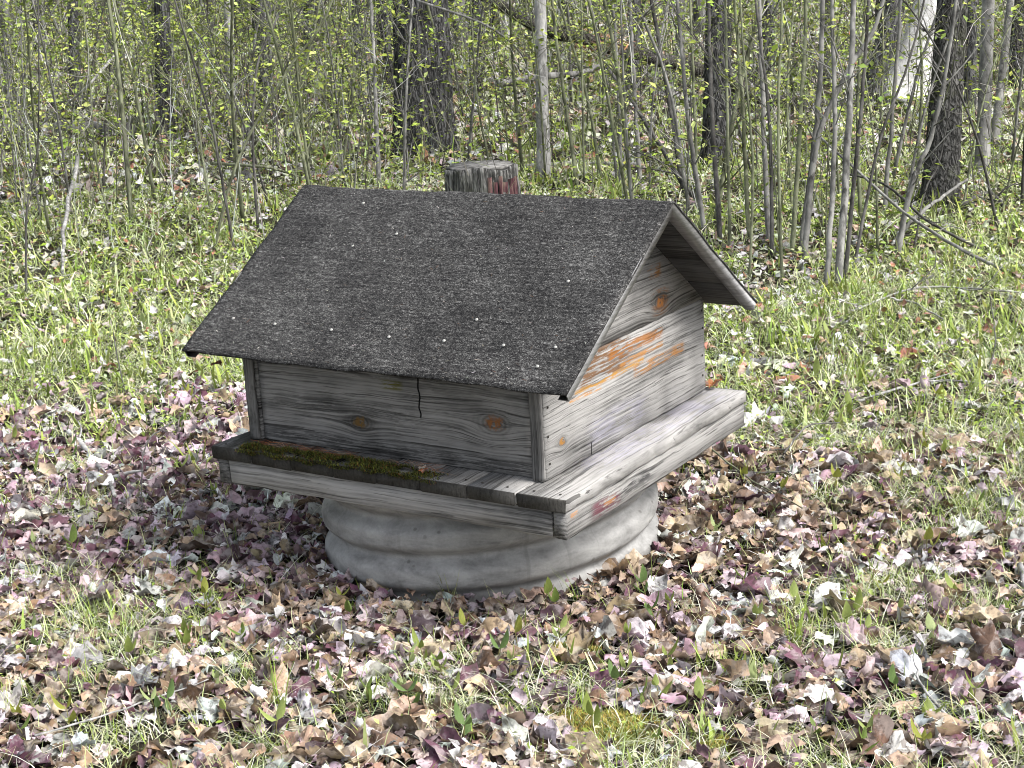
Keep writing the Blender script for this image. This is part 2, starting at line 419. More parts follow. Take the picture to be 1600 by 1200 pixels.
ORANGE, RUST, OLIVE, LAV = (.42, .19, .05), (.24, .085, .025), (.10, .095, .02), (.38, .37, .50)
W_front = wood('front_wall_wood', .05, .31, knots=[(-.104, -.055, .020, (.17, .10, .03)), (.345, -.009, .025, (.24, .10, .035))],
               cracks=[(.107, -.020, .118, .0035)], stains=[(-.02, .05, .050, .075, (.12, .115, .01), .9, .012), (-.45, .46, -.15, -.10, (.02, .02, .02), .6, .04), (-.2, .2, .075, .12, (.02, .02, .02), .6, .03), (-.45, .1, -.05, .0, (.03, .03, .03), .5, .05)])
W_gable = wood('gable_wall_wood', .08, .33, stains=[(-.28, -.01, .050, .142, (.13, .065, .028), .9, .02), (-.12, .20, .088, .122, (.24, .10, .028), .9, .012), (-.06, .20, .060, .075, (.30, .14, .04), .9, .008),
               (-.31, .08, .040, .056, (.34, .18, .04), .9, .008), (.02, .33, .008, .040, (.27, .125, .035), .85, .012), (-.34, -.17, .030, .040, (.42, .20, .05), .9, .008),
               (-.24, .08, -.125, -.045, LAV, .28, .04)], knots=[(-.387, -.059, .012, (.35, .17, .04))], cracks=[(-.235, -.142, -.105, .003)])
W_peak = wood('gable_peak_wood', .08, .32, knots=[(.193, .050, .022, (.38, .15, .04))],
              stains=[(.125, .20, .125, .165, (.28, .14, .055), 1., .012), (.15, .24, .030, .085, (.30, .13, .045), .7, .02)])
W_grey = wood('weathered_grey_wood', .06, .33)
W_lightgrey = wood('sun_bleached_wood', .08, .33, dirt=.2, endlen=1.091, stains=[(-.3, .5, -.05, .05, LAV, .3, .05)])
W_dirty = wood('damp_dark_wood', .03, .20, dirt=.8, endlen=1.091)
W_mid = wood('half_bleached_wood', .06, .30, dirt=.35, endlen=1.091)
W_rail = wood('front_rail_wood', .025, .34, fine=.8)
W_skirt = wood('side_rail_wood', .06, .30, stains=[(-.40, -.05, -.02, .022, (.02, .02, .022), .9, .05), (-.40, -.26, -.03, .012, (.15, .045, .065), .75, .02), (-.34, -.28, -.012, .006, (.36, .18, .06), .7, .008), (-.515, -.48, .008, .024, (.40, .2, .08), .9, .006)])
W_end = wood('end_grain_wood', .06, .27, dirt=.0, fine=1.4)
W_under = wood('shaded_roof_board_wood', .018, .085)  # shade under the roof slopes is put into the board colour

# platform planks run front to back
npl = 8; pw = (PX1-PX0)/npl
for i in range(npl):
    cx = PX0+pw*(i+.5); dy = random.uniform(-.003, .003)
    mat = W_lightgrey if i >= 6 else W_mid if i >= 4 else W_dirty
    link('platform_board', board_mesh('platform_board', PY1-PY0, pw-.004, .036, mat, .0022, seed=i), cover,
         frame((cx, (PY0+PY1)/2+dy, ZP-.018+random.uniform(-.001, .001)), (0, 1, 0), (-1, 0, 0)),
         label='bleached pale plank on the right edge' if i == 7 else None)
# rails under the platform
rh = ZP-.036-ZS-.001; rzc = ZS+rh/2
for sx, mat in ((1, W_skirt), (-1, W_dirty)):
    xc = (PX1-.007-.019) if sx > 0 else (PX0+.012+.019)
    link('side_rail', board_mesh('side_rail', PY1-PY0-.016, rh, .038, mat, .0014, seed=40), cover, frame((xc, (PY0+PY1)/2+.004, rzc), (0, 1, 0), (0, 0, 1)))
xa, xb = PX0+.052, PX1-.047
for sy in (-1, 1):
    yc = PY0+.013+.019 if sy < 0 else PY1-.032
    link('front_rail' if sy < 0 else 'back_rail', board_mesh('rail', xb-xa-.003, rh, .036, W_rail if sy < 0 else W_grey, .0014, seed=50), cover,
         frame(((xa+xb)/2, yc, rzc), (1, 0, 0), (0, 0, 1)))

# box: front and back wall boards between the gable boards
gt = .040
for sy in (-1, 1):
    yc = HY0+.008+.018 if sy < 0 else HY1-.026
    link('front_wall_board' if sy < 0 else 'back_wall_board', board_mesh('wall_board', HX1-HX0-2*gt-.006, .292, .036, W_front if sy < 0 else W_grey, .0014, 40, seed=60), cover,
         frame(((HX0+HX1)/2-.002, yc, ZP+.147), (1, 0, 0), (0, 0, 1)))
def zu(y):
    """underside of the roof boards"""
    s = EZF+(RZ-EZF)*(y-EYF)/(RY-EYF) if y < RY else EZB+(RZ-EZB)*(EYB-y)/(EYB-RY)
    return s-.034
zj = ZP+.002+.285
for sx in (1, -1):
    xc = HX1-gt/2 if sx > 0 else HX0+gt/2
    yc = (HY0+HY1)/2
    link('gable_board', board_mesh('gable_board', HY1-HY0, .285, gt, W_gable if sx > 0 else W_grey, .0012, 36, seed=70), cover,
         frame((xc, yc, ZP+.002+.1425), (0, 1, 0), (0, 0, 1)), label='wide gable board with orange streaks' if sx > 0 else None)
    poly = [(HY0-yc, .002), (HY1-yc, .002), (HY1-yc, max(.006, zu(HY1)-zj)), (RY-yc, zu(RY)-zj), (HY0-yc, max(.006, zu(HY0)-zj))]
    link('gable_peak', prism_mesh('gable_peak', poly, gt-.002, W_peak if sx > 0 else W_grey), cover, frame((xc, yc, zj), (0, 1, 0), (0, 0, 1)))
    # thin corner battens that cap the ends of the gable boards
    link('corner_batten', board_mesh('corner_batten', .272, gt-.003, .010, W_end if sx > 0 else W_dirty, .001, seed=80), cover,
         frame((xc, HY0-.006, ZP+.138), (0, 0, 1), (1, 0, 0)))

# roof boards
L = RX1-RX0
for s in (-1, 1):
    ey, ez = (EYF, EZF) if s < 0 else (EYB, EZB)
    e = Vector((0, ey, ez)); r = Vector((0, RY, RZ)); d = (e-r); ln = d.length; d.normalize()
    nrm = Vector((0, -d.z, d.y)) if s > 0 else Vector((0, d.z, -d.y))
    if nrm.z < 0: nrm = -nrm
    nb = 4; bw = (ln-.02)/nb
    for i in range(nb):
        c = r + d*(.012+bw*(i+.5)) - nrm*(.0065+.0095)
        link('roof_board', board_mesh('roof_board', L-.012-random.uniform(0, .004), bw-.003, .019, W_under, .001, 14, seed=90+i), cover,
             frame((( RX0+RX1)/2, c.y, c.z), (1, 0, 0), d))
    # metal drip edge on both rakes: a lip on the edge and a flange under it
    for sx, X in ((1, RX1), (-1, RX0)):
        lip = [(0, -.026), (ln, -.026), (ln, -.004), (0, -.004)]
        mb = MB()
        def pt(a, h, xx): q = r+d*a+nrm*h; return (xx, q.y, q.z)
        x1 = X-sx*.001; x0 = X-sx*.004; xi = X-sx*.030
        A = [pt(a, h, xx) for a in (.004, ln+.004) for (h, xx) in ((-.003, x1), (-.027, x1), (-.027, xi), (-.0295, xi), (-.031, x1+sx*.002), (-.003, x1+sx*.003))]
        k6 = np.arange(6); q = np.stack([k6, (k6+1) % 6, 6+(k6+1) % 6, 6+k6], -1)
        mb.add(A, q); mb.q.append(np.array([[0, 1, 4, 5], [1, 2, 3, 4], [6, 11, 10, 7], [7, 10, 9, 8]]))
        link('drip_edge', mb.mesh('drip_edge', M_metal, col=False), cover)

# felt folded over the ridge, one sheet
def build_felt():
    rows = []
    def lerp(a, b, t): return a+(b-a)*t
    f0 = np.array([EYF-.006, EZF-.005]); rg = np.array([RY, RZ]); b0 = np.array([EYB+.006, EZB-.006])
    prof = [lerp(f0, rg, t) for t in np.linspace(0, .985, 34)] + [rg+np.array([0, -.002])] + [lerp(rg, b0, t) for t in np.linspace(.015, 1, 30)]
    prof = np.array(prof); xs = np.linspace(RX0-.004, RX1+.004, 70)
    nrm = np.array([[-(rg-f0)[1], (rg-f0)[0]]]*34+[[0, 1]]+[[-(b0-rg)[1], (b0-rg)[0]]]*30); nrm = nrm/np.linalg.norm(nrm, axis=1)[:, None]
    g = np.random.default_rng(5)
    def sheet(off, wob):
        v = np.zeros((len(prof), len(xs), 3)); v[:, :, 0] = xs[None]
        v[:, :, 1] = prof[:, 0:1]+nrm[:, 0:1]*off; v[:, :, 2] = prof[:, 1:2]+nrm[:, 1:2]*off
        X = xs[None]; S = np.linspace(0, 1, len(prof))[:, None]
        w = .0016*np.sin(X*9+S*14)+.0014*np.sin(X*23-S*31)+.0010*np.sin(X*51+S*47)
        v[:, :, 1] += nrm[:, 0:1]*w*wob; v[:, :, 2] += nrm[:, 1:2]*w*wob
        edge = np.exp(-np.linspace(0, 33, 34)/2.5); sag = .0018*np.sin(xs*7)+.0014*np.sin(xs*31+1)
        v[:34, :, 2] += edge[:, None]*sag[None]*.8; v[:34, :, 1] += edge[:, None]*sag[None]*.6
        return v
    a = sheet(0, 1); b = sheet(-.0055, .6)
    m, n = len(prof), len(xs)
    i, j = np.meshgrid(np.arange(m-1), np.arange(n-1), indexing='ij')
    q = np.stack([i*n+j, i*n+j+1, (i+1)*n+j+1, (i+1)*n+j], -1).reshape(-1, 4); o = m*n
    rim = np.concatenate([np.arange(n), np.arange(1, m)*n+n-1, (m-1)*n+np.arange(n-2, -1, -1), np.arange(m-2, 0, -1)*n])
    k = np.roll(rim, -1)
    q2 = np.stack([rim, o+rim, o+k, k], -1)
    return link('roofing_felt', make_mesh('roofing_felt', np.vstack([a.reshape(-1, 3), b.reshape(-1, 3)]), np.vstack([q, q[:, ::-1]+o, q2]), M_felt, smooth=True), cover)
felt_o = build_felt()
# nails through the felt, found on the front slope by where the photo shows them
n_dir = np.array([0, -(RZ-EZF), (RY-EYF)]); n_dir = n_dir/np.linalg.norm(n_dir)
def on_slope(px, py):
    r = ray(px, py); p0 = np.array([0, EYF, EZF]); t = ((p0-CAM)@n_dir)/(r@n_dir); return CAM+r*t
th = np.linspace(0, 2*np.pi, 9, endpoint=False)
nv = .8*np.vstack([np.column_stack([.0062*np.cos(th), .0062*np.sin(th), 0*th]), np.column_stack([.0055*np.cos(th), .0055*np.sin(th), 0*th+.0018]), [[0, 0, .0026]]])
j9 = np.arange(9); k9 = (j9+1) % 9
nail_me = make_mesh('roofing_nail', nv, [np.stack([j9, k9, 9+k9, 9+j9], -1), np.stack([9+j9, 9+k9, np.full(9, 18)], -1)], M_nail)
for (px, py) in [(568, 318), (620, 366), (888, 440), (365, 498), (430, 507), (518, 516), (608, 527), (694, 533), (787, 540), (868, 543), (840, 573), (552, 385), (745, 500)]:
    p = on_slope(px, py)+n_dir*.0016
    link('roofing_nail', nail_me, felt_o, frame(p, (1, 0, 0), tuple(np.cross(n_dir, [1, 0, 0]))))

M_rust = NT('rusty_nail').finish((.03, .026, .022), .8)
wall_nail = make_mesh('wall_nail', nv*.75, [np.stack([j9, k9, 9+k9, 9+j9], -1), np.stack([9+j9, 9+k9, np.full(9, 18)], -1)], M_rust)
for yy_ in (HY0+.02, HY1-.02):
    for zz_ in (ZP+.05, ZP+.12, ZP+.19, ZP+.25): link('wall_nail', wall_nail, cover, frame((HX1+.0012, yy_+random.uniform(-.006, .006), zz_+random.uniform(-.01, .01)), (0, 1, 0), (0, 0, 1)))
for k in range(8):
    cx = PX0+pw*(k+.5)
    for dx in (-.04, .04): link('wall_nail', wall_nail, cover, frame((cx+dx+random.uniform(-.008, .008), PY0+.035+random.uniform(-.006, .006), ZP+.0012), (1, 0, 0), (0, 1, 0)))

# ------------------------------------------------------------------ strands and leaves, vectorised
def strands(P, az, L, w, e0, e1, k, col, twist=None):
    """n curved tapering blades of k segments; e0/e1 elevation at root and tip"""
    n = len(P); P = np.asarray(P, float); L = np.broadcast_to(L, n); w = np.broadcast_to(w, n)
    e0 = np.broadcast_to(e0, n); e1 = np.broadcast_to(e1, n)
    tw = np.zeros(n) if twist is None else twist
    pos = P.copy(); V = np.zeros((n, k+1, 2, 3))
    for i in range(k+1):
        t = i/k; a = az+tw*t
        side = np.column_stack([-np.sin(a), np.cos(a), np.zeros(n)])
        ww = (w*(1-.82*t**1.5)*.5)[:, None]
        V[:, i, 0] = pos-side*ww; V[:, i, 1] = pos+side*ww
        e = e0+(e1-e0)*t
        pos = pos + (L/k)[:, None]*np.column_stack([np.cos(e)*np.cos(a), np.cos(e)*np.sin(a), np.sin(e)])
    base = (np.arange(n)*(k+1)*2)[:, None]; i = np.arange(k)[None]*2
    q = np.stack([base+i, base+i+1, base+i+3, base+i+2], -1).reshape(-1, 4)
    c = np.repeat(col, (k+1)*2, axis=0)
    return V.reshape(-1, 3), q, c

def maple(n_in, seed, rich=True):
    """curled lobed dead leaf, unit size, lying in XY"""
    g = np.random.default_rng(seed)
    kind = seed % 3
    if kind < 2:
        ang = np.radians([-90, -62, -38, -12, 8, 30, 52, 70, 90, 110, 128, 150, 172, 192, 218, 242]); rad = np.array([.30, .46, .30, .58, .40, .62, .34, .52, .72, .52, .34, .62, .40, .58, .30, .46])
    else:
        ang = np.radians(np.linspace(-90, 247.5, 16)); rad = .40+.16*np.abs(np.sin(ang))**1.5+.04*(np.arange(16) % 2)
    if not rich: ang = ang[::2]; rad = rad[::2]
    rad = (rad*.72+.13)*(1+g.normal(0, .11, len(rad))); ang = ang+g.normal(0, .06, len(ang))
    o = np.column_stack([rad*np.cos(ang), rad*np.sin(ang)]); m = len(o)
    inner = o*.52; v = np.vstack([[0, -.03], inner, o]) if rich else np.vstack([[0, 0], o])
    x, y = v[:, 0], v[:, 1]
    ca = g.uniform(0, np.pi); kk = g.uniform(*[(.8, 2.), (1.6, 3.2), (2.8, 5.)][g.choice(3, p=[.35, .4, .25])]); sg = g.choice([-1, 1], p=[.55, .45])
    u = x*np.cos(ca)+y*np.sin(ca); w_ = -x*np.sin(ca)+y*np.cos(ca); ur = np.sin(kk*u)/kk; x = ur*np.cos(ca)-w_*np.sin(ca); y = ur*np.sin(ca)+w_*np.cos(ca)
    z = sg*(1-np.cos(kk*u))/kk + .30*g.normal()*(x*x-y*y) + .10*np.sin(7*x+g.uniform(0, 6))*np.sin(6*y+g.uniform(0, 6))
    z = z + np.abs(x)*g.uniform(-.1, .30)
    z[1:] += g.normal(0, .04, len(v)-1)
    if rich: z[1+m:] += np.where(np.arange(m) % 2, -.05, .045)*g.uniform(.4, 1.4); z[1:1+m] += np.where(np.arange(m) % 2, -.035, .035)*g.uniform(.3, 1.2)
    V = np.column_stack([x, y, z])
    j = np.arange(m); k = (j+1) % m
    if rich:
        t = np.vstack([np.stack([0*j, 1+j, 1+k], -1), np.stack([1+j, 1+m+j, 1+m+k], -1), np.stack([1+j, 1+m+k, 1+k], -1)])
    else: t = np.stack([0*j, 1+j, 1+k], -1)
    return V, t

RICH = [maple(0, s, True) for s in range(30)]; POOR = [maple(0, s, False) for s in range(18)]

def euler_mats(yaw, tilt, tdir):
    """rotation: spin about z, then tilt about a horizontal axis"""
    n = len(yaw); c, s = np.cos(yaw), np.sin(yaw); Z = np.zeros((n, 3, 3)); Z[:, 0, 0] = c; Z[:, 0, 1] = -s; Z[:, 1, 0] = s; Z[:, 1, 1] = c; Z[:, 2, 2] = 1
    ax = np.column_stack([np.cos(tdir), np.sin(tdir), 0*tdir]); K = np.zeros((n, 3, 3))
    K[:, 0, 2] = ax[:, 1]; K[:, 1, 2] = -ax[:, 0]; K[:, 2, 0] = -ax[:, 1]; K[:, 2, 1] = ax[:, 0]
    T = np.eye(3)[None]+np.sin(tilt)[:, None, None]*K+(1-np.cos(tilt))[:, None, None]*(K@K)
    return T@Z

def leaves_mesh(mb, P, size, R, col, protos):
    n = len(P); which = rng.integers(0, len(protos), n)
    for w in range(len(protos)):
        idx = np.nonzero(which == w)[0]
        if not len(idx): continue
        V, t = protos[w]; m = len(V)
        vv = np.einsum('nij,vj->nvi', R[idx], V)*size[idx][:, None, None]+P[idx][:, None, :]
        tt = (t[None]+(np.arange(len(idx))*m)[:, None, None]).reshape(-1, 3)
        shade = np.repeat(col[idx], m, axis=0)
        mb.add(vv.reshape(-1, 3), None, tt, shade)

def cards(mb, P, size, col, flat=.5):
    """small folded leaves: two triangles meeting along the midrib"""
    n = len(P)
    R = euler_mats(rng.uniform(0, 6.28, n), rng.uniform(-1, 1, n)*flat*1.6, rng.uniform(0, 6.28, n))
    V = np.array([[0, -.5, 0], [.30, .02, .10], [0, .55, -.05], [-.30, .02, .10]])
    vv = np.einsum('nij,vj->nvi', R, V)*size[:, None, None]+P[:, None, :]
    b = (np.arange(n)*4)[:, None]; t = np.concatenate([b+np.array([[0, 1, 2]]), b+np.array([[0, 2, 3]])])
    mb.add(vv.reshape(-1, 3), None, t, np.repeat(col, 4, axis=0))

def pick(n, palette, jit=.18):
    w = np.array([p[1] for p in palette], float); w /= w.sum()
    c = np.array([p[0] for p in palette])[rng.choice(len(palette), n, p=w)]
    return np.clip(c*(1+rng.normal(0, jit, (n, 1)))*(1+rng.normal(0, .05, (n, 3))), .004, .85)

WHITE, PINK, MAROON, TAN, BROWN, GREYL = (.56, .56, .555), (.44, .335, .375), (.125, .06, .085), (.37, .28, .195), (.18, .12, .078), (.35, .35, .345)
RUSTL = (.32, .15, .09); CREAM = (.55, .58, .42)

def vnoise(x, y, s, seed):
    return .5+.25*(np.sin(x*s+seed)*np.cos(y*s*1.13+seed*2.1)+np.sin((x+y)*s*.71+seed*1.7)*np.cos((x-y)*s*.83-seed))

def inside(x, y, m=.0):
    return np.hypot(x, y) < .49+m

def scatter(n, dmin, dmax, margin=.14, gam=1.):
    """points of the floor between two distances from the camera, across the view and a step beyond it"""
    half0 = math.atan(800/CF)+margin; half = half0+.16; n = int(n*half/half0)
    a = YAW+rng.uniform(-half, half, n)
    d = np.sqrt(rng.uniform(0, 1, n)**gam*(dmax**2-dmin**2)+dmin**2)
    x = CX+d*np.sin(a); y = CY+d*np.cos(a)
    return x, y

# --- how much litter and grass grows where (world positions; limits read off the photograph)
def litter_amount(x, y):
    X, Y, d = proj(np.column_stack([x, y, gz(x, y)]))
    lim = 640+60*np.clip((X-1000)/300, 0, 1)+30*np.sin(X*.013)
    a = 1/(1+np.exp(-(Y-lim)/22.))
    base = .17+.08*(Y < 330)
    patch = np.exp(-((X-1190)/75)**2-((Y-430)/45)**2)*.7+np.exp(-((X-430)/170)**2-((Y-300)/40)**2)*.22
    pn = .5*vnoise(x, y, 5.1, 2.)+.5*vnoise(x, y, 11., 6.)
    front = .16+.90*np.clip((pn-.40)/.16, 0, 1)*np.where(Y > 940, .85, 1)
    near = np.exp(-((np.hypot(x, y)-.62)/.28)**2)*.8 + np.exp(-((X-330)/240)**2-((Y-760)/90)**2)*.9
    return np.clip(np.maximum(a*np.clip(front+near, .15, 1.2), base+patch), 0, 1.2)

# ------------------------------------------------------------------ leaf litter
def litter_colours(x, y):
    n = len(x); X, Y, d = proj(np.column_stack([x, y, gz(x, y)]))
    c = pick(n, [(WHITE, .15), (PINK, .15), (MAROON, .12), (TAN, .32), (BROWN, .19), (GREYL, .07)], .25)
    left = (X < 620) & (Y > 600) & (Y < 930)
    cl = pick(n, [(WHITE, .18), (PINK, .30), (MAROON, .24), (TAN, .14), (BROWN, .10), (GREYL, .06)], .25)
    brownz = (X > 640) & (X < 1150) & (Y > 850) & (Y < 1010) | (X > 1000) & (Y > 700) & (Y < 860)
    cb = pick(n, [(WHITE, .10), (PINK, .10), (MAROON, .20), (TAN, .30), (BROWN, .34), (GREYL, .06)])
    farz = Y < 600
    cf = pick(n, [(WHITE, .16), (GREYL, .18), (CREAM, .30), (TAN, .10), (RUSTL, .12), (PINK, .05), (BROWN, .09)])
    m = rng.random(n)
    c[left & (m < .85)] = cl[left & (m < .85)]; c[brownz & (m < .8)] = cb[brownz & (m < .8)]; c[farz] = cf[farz]
    return c

x, y = scatter(30000, 2.7, 6.9, .10)
a = litter_amount(x, y); keep = (rng.random(len(x)) < a) & ~inside(x, y, .004)
for (mx, my, mr) in ((940, 1140, .095), (885, 1022, .04), (1125, 1170, .035)):
    g_ = ground(mx, my); keep &= np.hypot(x-g_[0], y-g_[1]) > mr
x, y = x[keep], y[keep]; n = len(x)
size = rng.uniform(.016, .064, n)*np.where(rng.random(n) < .26, 1.75, 1.)
lay = rng.random(n)
z = gz(x, y)+.003+lay*.030+.016*np.exp(-((np.hypot(x, y)-.50)/.10)**2)
P = np.column_stack([x, y, z]); tilt = np.abs(rng.normal(0, .58, n)); Rm = euler_mats(rng.uniform(0, 6.28, n), tilt, rng.uniform(0, 6.28, n))
colr = litter_colours(x, y)
px, py, dep = proj(P)
vis = (px > 10) & (px < 1590) & (py > 640) & (py < 1190)
score = np.where(vis & (lay > .55), size/dep, 0)
special = np.argsort(-score)[:268]
mask = np.ones(n, bool); mask[special] = False
mb = MB(); leaves_mesh(mb, P[mask], size[mask], Rm[mask], colr[mask], RICH)
x2, y2 = scatter(26000, 6.9, 13, .10); k2 = (rng.random(len(x2)) < litter_amount(x2, y2)*2.); x2, y2 = x2[k2], y2[k2]; n2 = len(x2)
leaves_mesh(mb, np.column_stack([x2, y2, gz(x2, y2)+.005+.05*rng.random(n2)]), rng.uniform(.025, .065, n2), euler_mats(rng.uniform(0, 6.28, n2), np.abs(rng.normal(0, .5, n2)), rng.uniform(0, 6.28, n2)), litter_colours(x2, y2), POOR)
x3, y3 = scatter(30000, 13, 48, .06, 1.25); n3 = len(x3)
leaves_mesh(mb, np.column_stack([x3, y3, gz(x3, y3)+.01+.07*rng.random(n3)]), rng.uniform(.06, .14, n3), euler_mats(rng.uniform(0, 6.28, n3), np.abs(rng.normal(0, .5, n3)), rng.uniform(0, 6.28, n3)), litter_colours(x3, y3), POOR)
link('leaf_litter', mb.mesh('leaf_litter', M_litter), kind='stuff', label='carpet of small dead leaves over the forest floor')

leaf_meshes = [make_mesh('dead_leaf', V, t, M_leaf, smooth=True) for V, t in RICH]
CN = [(WHITE, 'bleached white'), (PINK, 'pale mauve'), (MAROON, 'dark maroon'), (TAN, 'light tan'), (BROWN, 'brown'), (GREYL, 'grey'), (RUSTL, 'rusty')]
def mat34(R, s, p):
    M = Matrix.Identity(4)
    for a_ in range(3):
        for b_ in range(3): M[a_][b_] = float(R[a_, b_])*s
        M[a_][3] = float(p[a_])
    return M
def leaf_label(nm, sz, tl, a, b):
    how = 'standing on edge' if tl > 1.0 else 'tilted up' if tl > .5 else 'lying flat'
    big = 'big' if sz > .078 else 'small' if sz < .06 else 'middling'
    col = ['at far left', 'left of centre', 'below the pipe', 'right of centre', 'at far right'][min(4, int(a/320))]
    row = 'beside the well' if b < 850 else 'in front of the well' if b < 1010 else 'along the near edge'
    return f'{big} {nm} dead leaf {how} {row}, {col}'
for i in special:
    c = colr[i]; nm = min(CN, key=lambda q: np.sum((np.array(q[0])/sum(q[0])-c/c.sum())**2)*4+(sum(q[0])-c.sum())**2*.3)[1]
    o = link('dead_leaf', leaf_meshes[rng.integers(len(leaf_meshes))], None, mat34(Rm[i], size[i], P[i]), None,
             (lb := leaf_label(nm, size[i], tilt[i], float(px[i]), float(py[i]))), 'leaf', lb)
    o.color = (*c, 1)
def one_leaf(px, py, size, yaw, tilt, tdir, col, label, shape, dz=.03, p=None):
    p = ground(px, py) if p is None else np.array(p)
    R = euler_mats(np.array([yaw]), np.array([tilt]), np.array([tdir]))[0]
    o = link('dead_leaf', leaf_meshes[shape], None, mat34(R, size, p+np.array([0, 0, dz])), None, label, 'leaf'); o.color = (*col, 1)
one_leaf(1297, 952, .088, 2.2, .5, 1.0, (.72, .72, .71), 'large bleached white leaf tilted up, right of the pipe in the front litter', 5, .045)
one_leaf(1335, 1012, .105, .4, .35, .6, (.40, .30, .33), 'broad pale mauve leaf lying flat below the large white leaf', 0, .04)
one_leaf(1545, 1040, .105, 1.4, 1.0, .55, (.10, .058, .04), 'dark brown leaf standing on edge near the right frame edge', 1, .06)
one_leaf(1290, 1105, .098, 2.8, .45, 2.2, (.60, .58, .57), 'large veined grey white leaf in the front right litter', 8, .04)
one_leaf(275, 1052, .075, .8, .4, 0, (.72, .72, .72), 'white curled leaf in the front left grass', 11, .045)
one_leaf(365, 1000, .095, 5.0, .3, 1.0, (.38, .26, .19), 'large tan crumpled leaf left of the front centre', 7, .045)
one_leaf(1245, 855, .10, 1.0, .4, 1.5, (.40, .29, .29), 'large pinkish tan leaf arched over the brown litter right of the pipe', 9, .05)
one_leaf(665, 1000, .085, 3.0, .8, .4, (.07, .05, .06), 'blackish maroon leaf standing upright before the pipe', 10, .055)
one_leaf(0, 0, .055, .6, .25, 0, (.34, .13, .04), 'orange brown leaf lying on the far right corner of the platform', 12, .012, (.50, .515, ZP))
one_leaf(0, 0, .024, .6, .25, 0, (.34, .12, .05), 'small rust leaf scrap on the mossy platform edge', 13, .016, (.155, -.535, ZP))
one_leaf(0, 0, .020, 2.6, .25, 0, (.55, .5, .42), 'tiny cream leaf scrap beside the moss on the platform', 14, .010, (.125, -.50, ZP))
one_leaf(0, 0, .034, 2.0, .1, 0, (.30, .09, .03), 'rust red leaf wedged under the left roof eave', 15, 0, (-.545, -.535, .650))

# ------------------------------------------------------------------ grass, straw, ground cover
GRASS = [((.37, .43, .20), .36), ((.48, .53, .29), .28), ((.22, .30, .055), .26), ((.10, .14, .035), .10)]
STRAW = [((.60, .62, .46), .45), ((.44, .43, .31), .3), ((.70, .70, .60), .25)]
def grass_amount(x, y):
    X, Y, d = proj(np.column_stack([x, y, gz(x, y)])); l = litter_amount(x, y)
    return np.clip(1.06-l*.95, .17, 1)*(.45+.75*vnoise(x, y, 3.1, 5.))
gb = MB()
def grass(n, d0, d1, L, w, k, pal, e0=(.7, 1.5), e1=(-.4, 1.1), gam=1., wt=1.):
    x, y = scatter(n, d0, d1, .10, gam); n = len(x); kp = (rng.random(n) < grass_amount(x, y)*wt) & ~inside(x, y, .01); x, y = x[kp], y[kp]; m = len(x)
    # tufts: pull part of the blades together
    cen = rng.integers(0, m, max(1, m//16)); pull = rng.random(m) < .6; ci = cen[rng.integers(0, len(cen), m)]
    sp = .02+.006*d0; x2_ = x[ci]+rng.normal(0, sp, m); y2_ = y[ci]+rng.normal(0, sp, m); ok = pull & ~inside(x2_, y2_, .01); x = np.where(ok, x2_, x); y = np.where(ok, y2_, y)
    P = np.column_stack([x, y, gz(x, y)-.004]); c = pick(m, pal, .25)
    v, q, c = strands(P, rng.uniform(0, 6.28, m), rng.uniform(*L, m), rng.uniform(*w, m), rng.uniform(*e0, m), rng.uniform(*e1, m), k, c, rng.normal(0, .6, m))
    gb.add(v, q, None, c)
grass(70000, 2.7, 5.6, (.03, .10), (.0018, .0042), 3, GRASS, (.3, 1.5))
grass(60000, 5.4, 8.2, (.04, .12), (.003, .0065), 3, GRASS, (.1, 1.5), (-1., 1.))
grass(46000, 8., 13., (.06, .17), (.005, .010), 3, GRASS, (.1, 1.5), (-1.2, 1.))
grass(32000, 13., 46., (.10, .32), (.010, .022), 2, GRASS, gam=1.2)
LILY = [((.29, .36, .085), .5), ((.22, .28, .07), .3), ((.36, .42, .17), .2)]
grass(900, 2.7, 5.6, (.05, .10), (.008, .014), 4, LILY, (.9, 1.5), (.3, 1.2))
grass(2700, 5.6, 9.5, (.07, .14), (.010, .019), 4, LILY, (.9, 1.5), (.2, 1.2))
grass(2200, 9.5, 16, (.10, .18), (.014, .024), 3, LILY, (.9, 1.5), (.2, 1.2))
link('grass', gb.mesh('grass', M_attr), kind='stuff', label='thin pale green spring grass on the forest floor')
gb = MB()
grass(48000, 2.7, 5.8, (.05, .18), (.0015, .0030), 5, STRAW, (.05, .9), (-1., .2), wt=.9)
grass(30000, 5.6, 9., (.05, .17), (.0028, .0055), 4, STRAW, (.05, .9), (-.9, .2), wt=.75)
grass(22000, 9., 30., (.10, .35), (.006, .012), 3, STRAW, (.05, .9), (-.8, .2), wt=.9)
link('dry_grass', gb.mesh('dry_grass', M_attr), kind='stuff', label='matted dry straw coloured grass between the leaves')
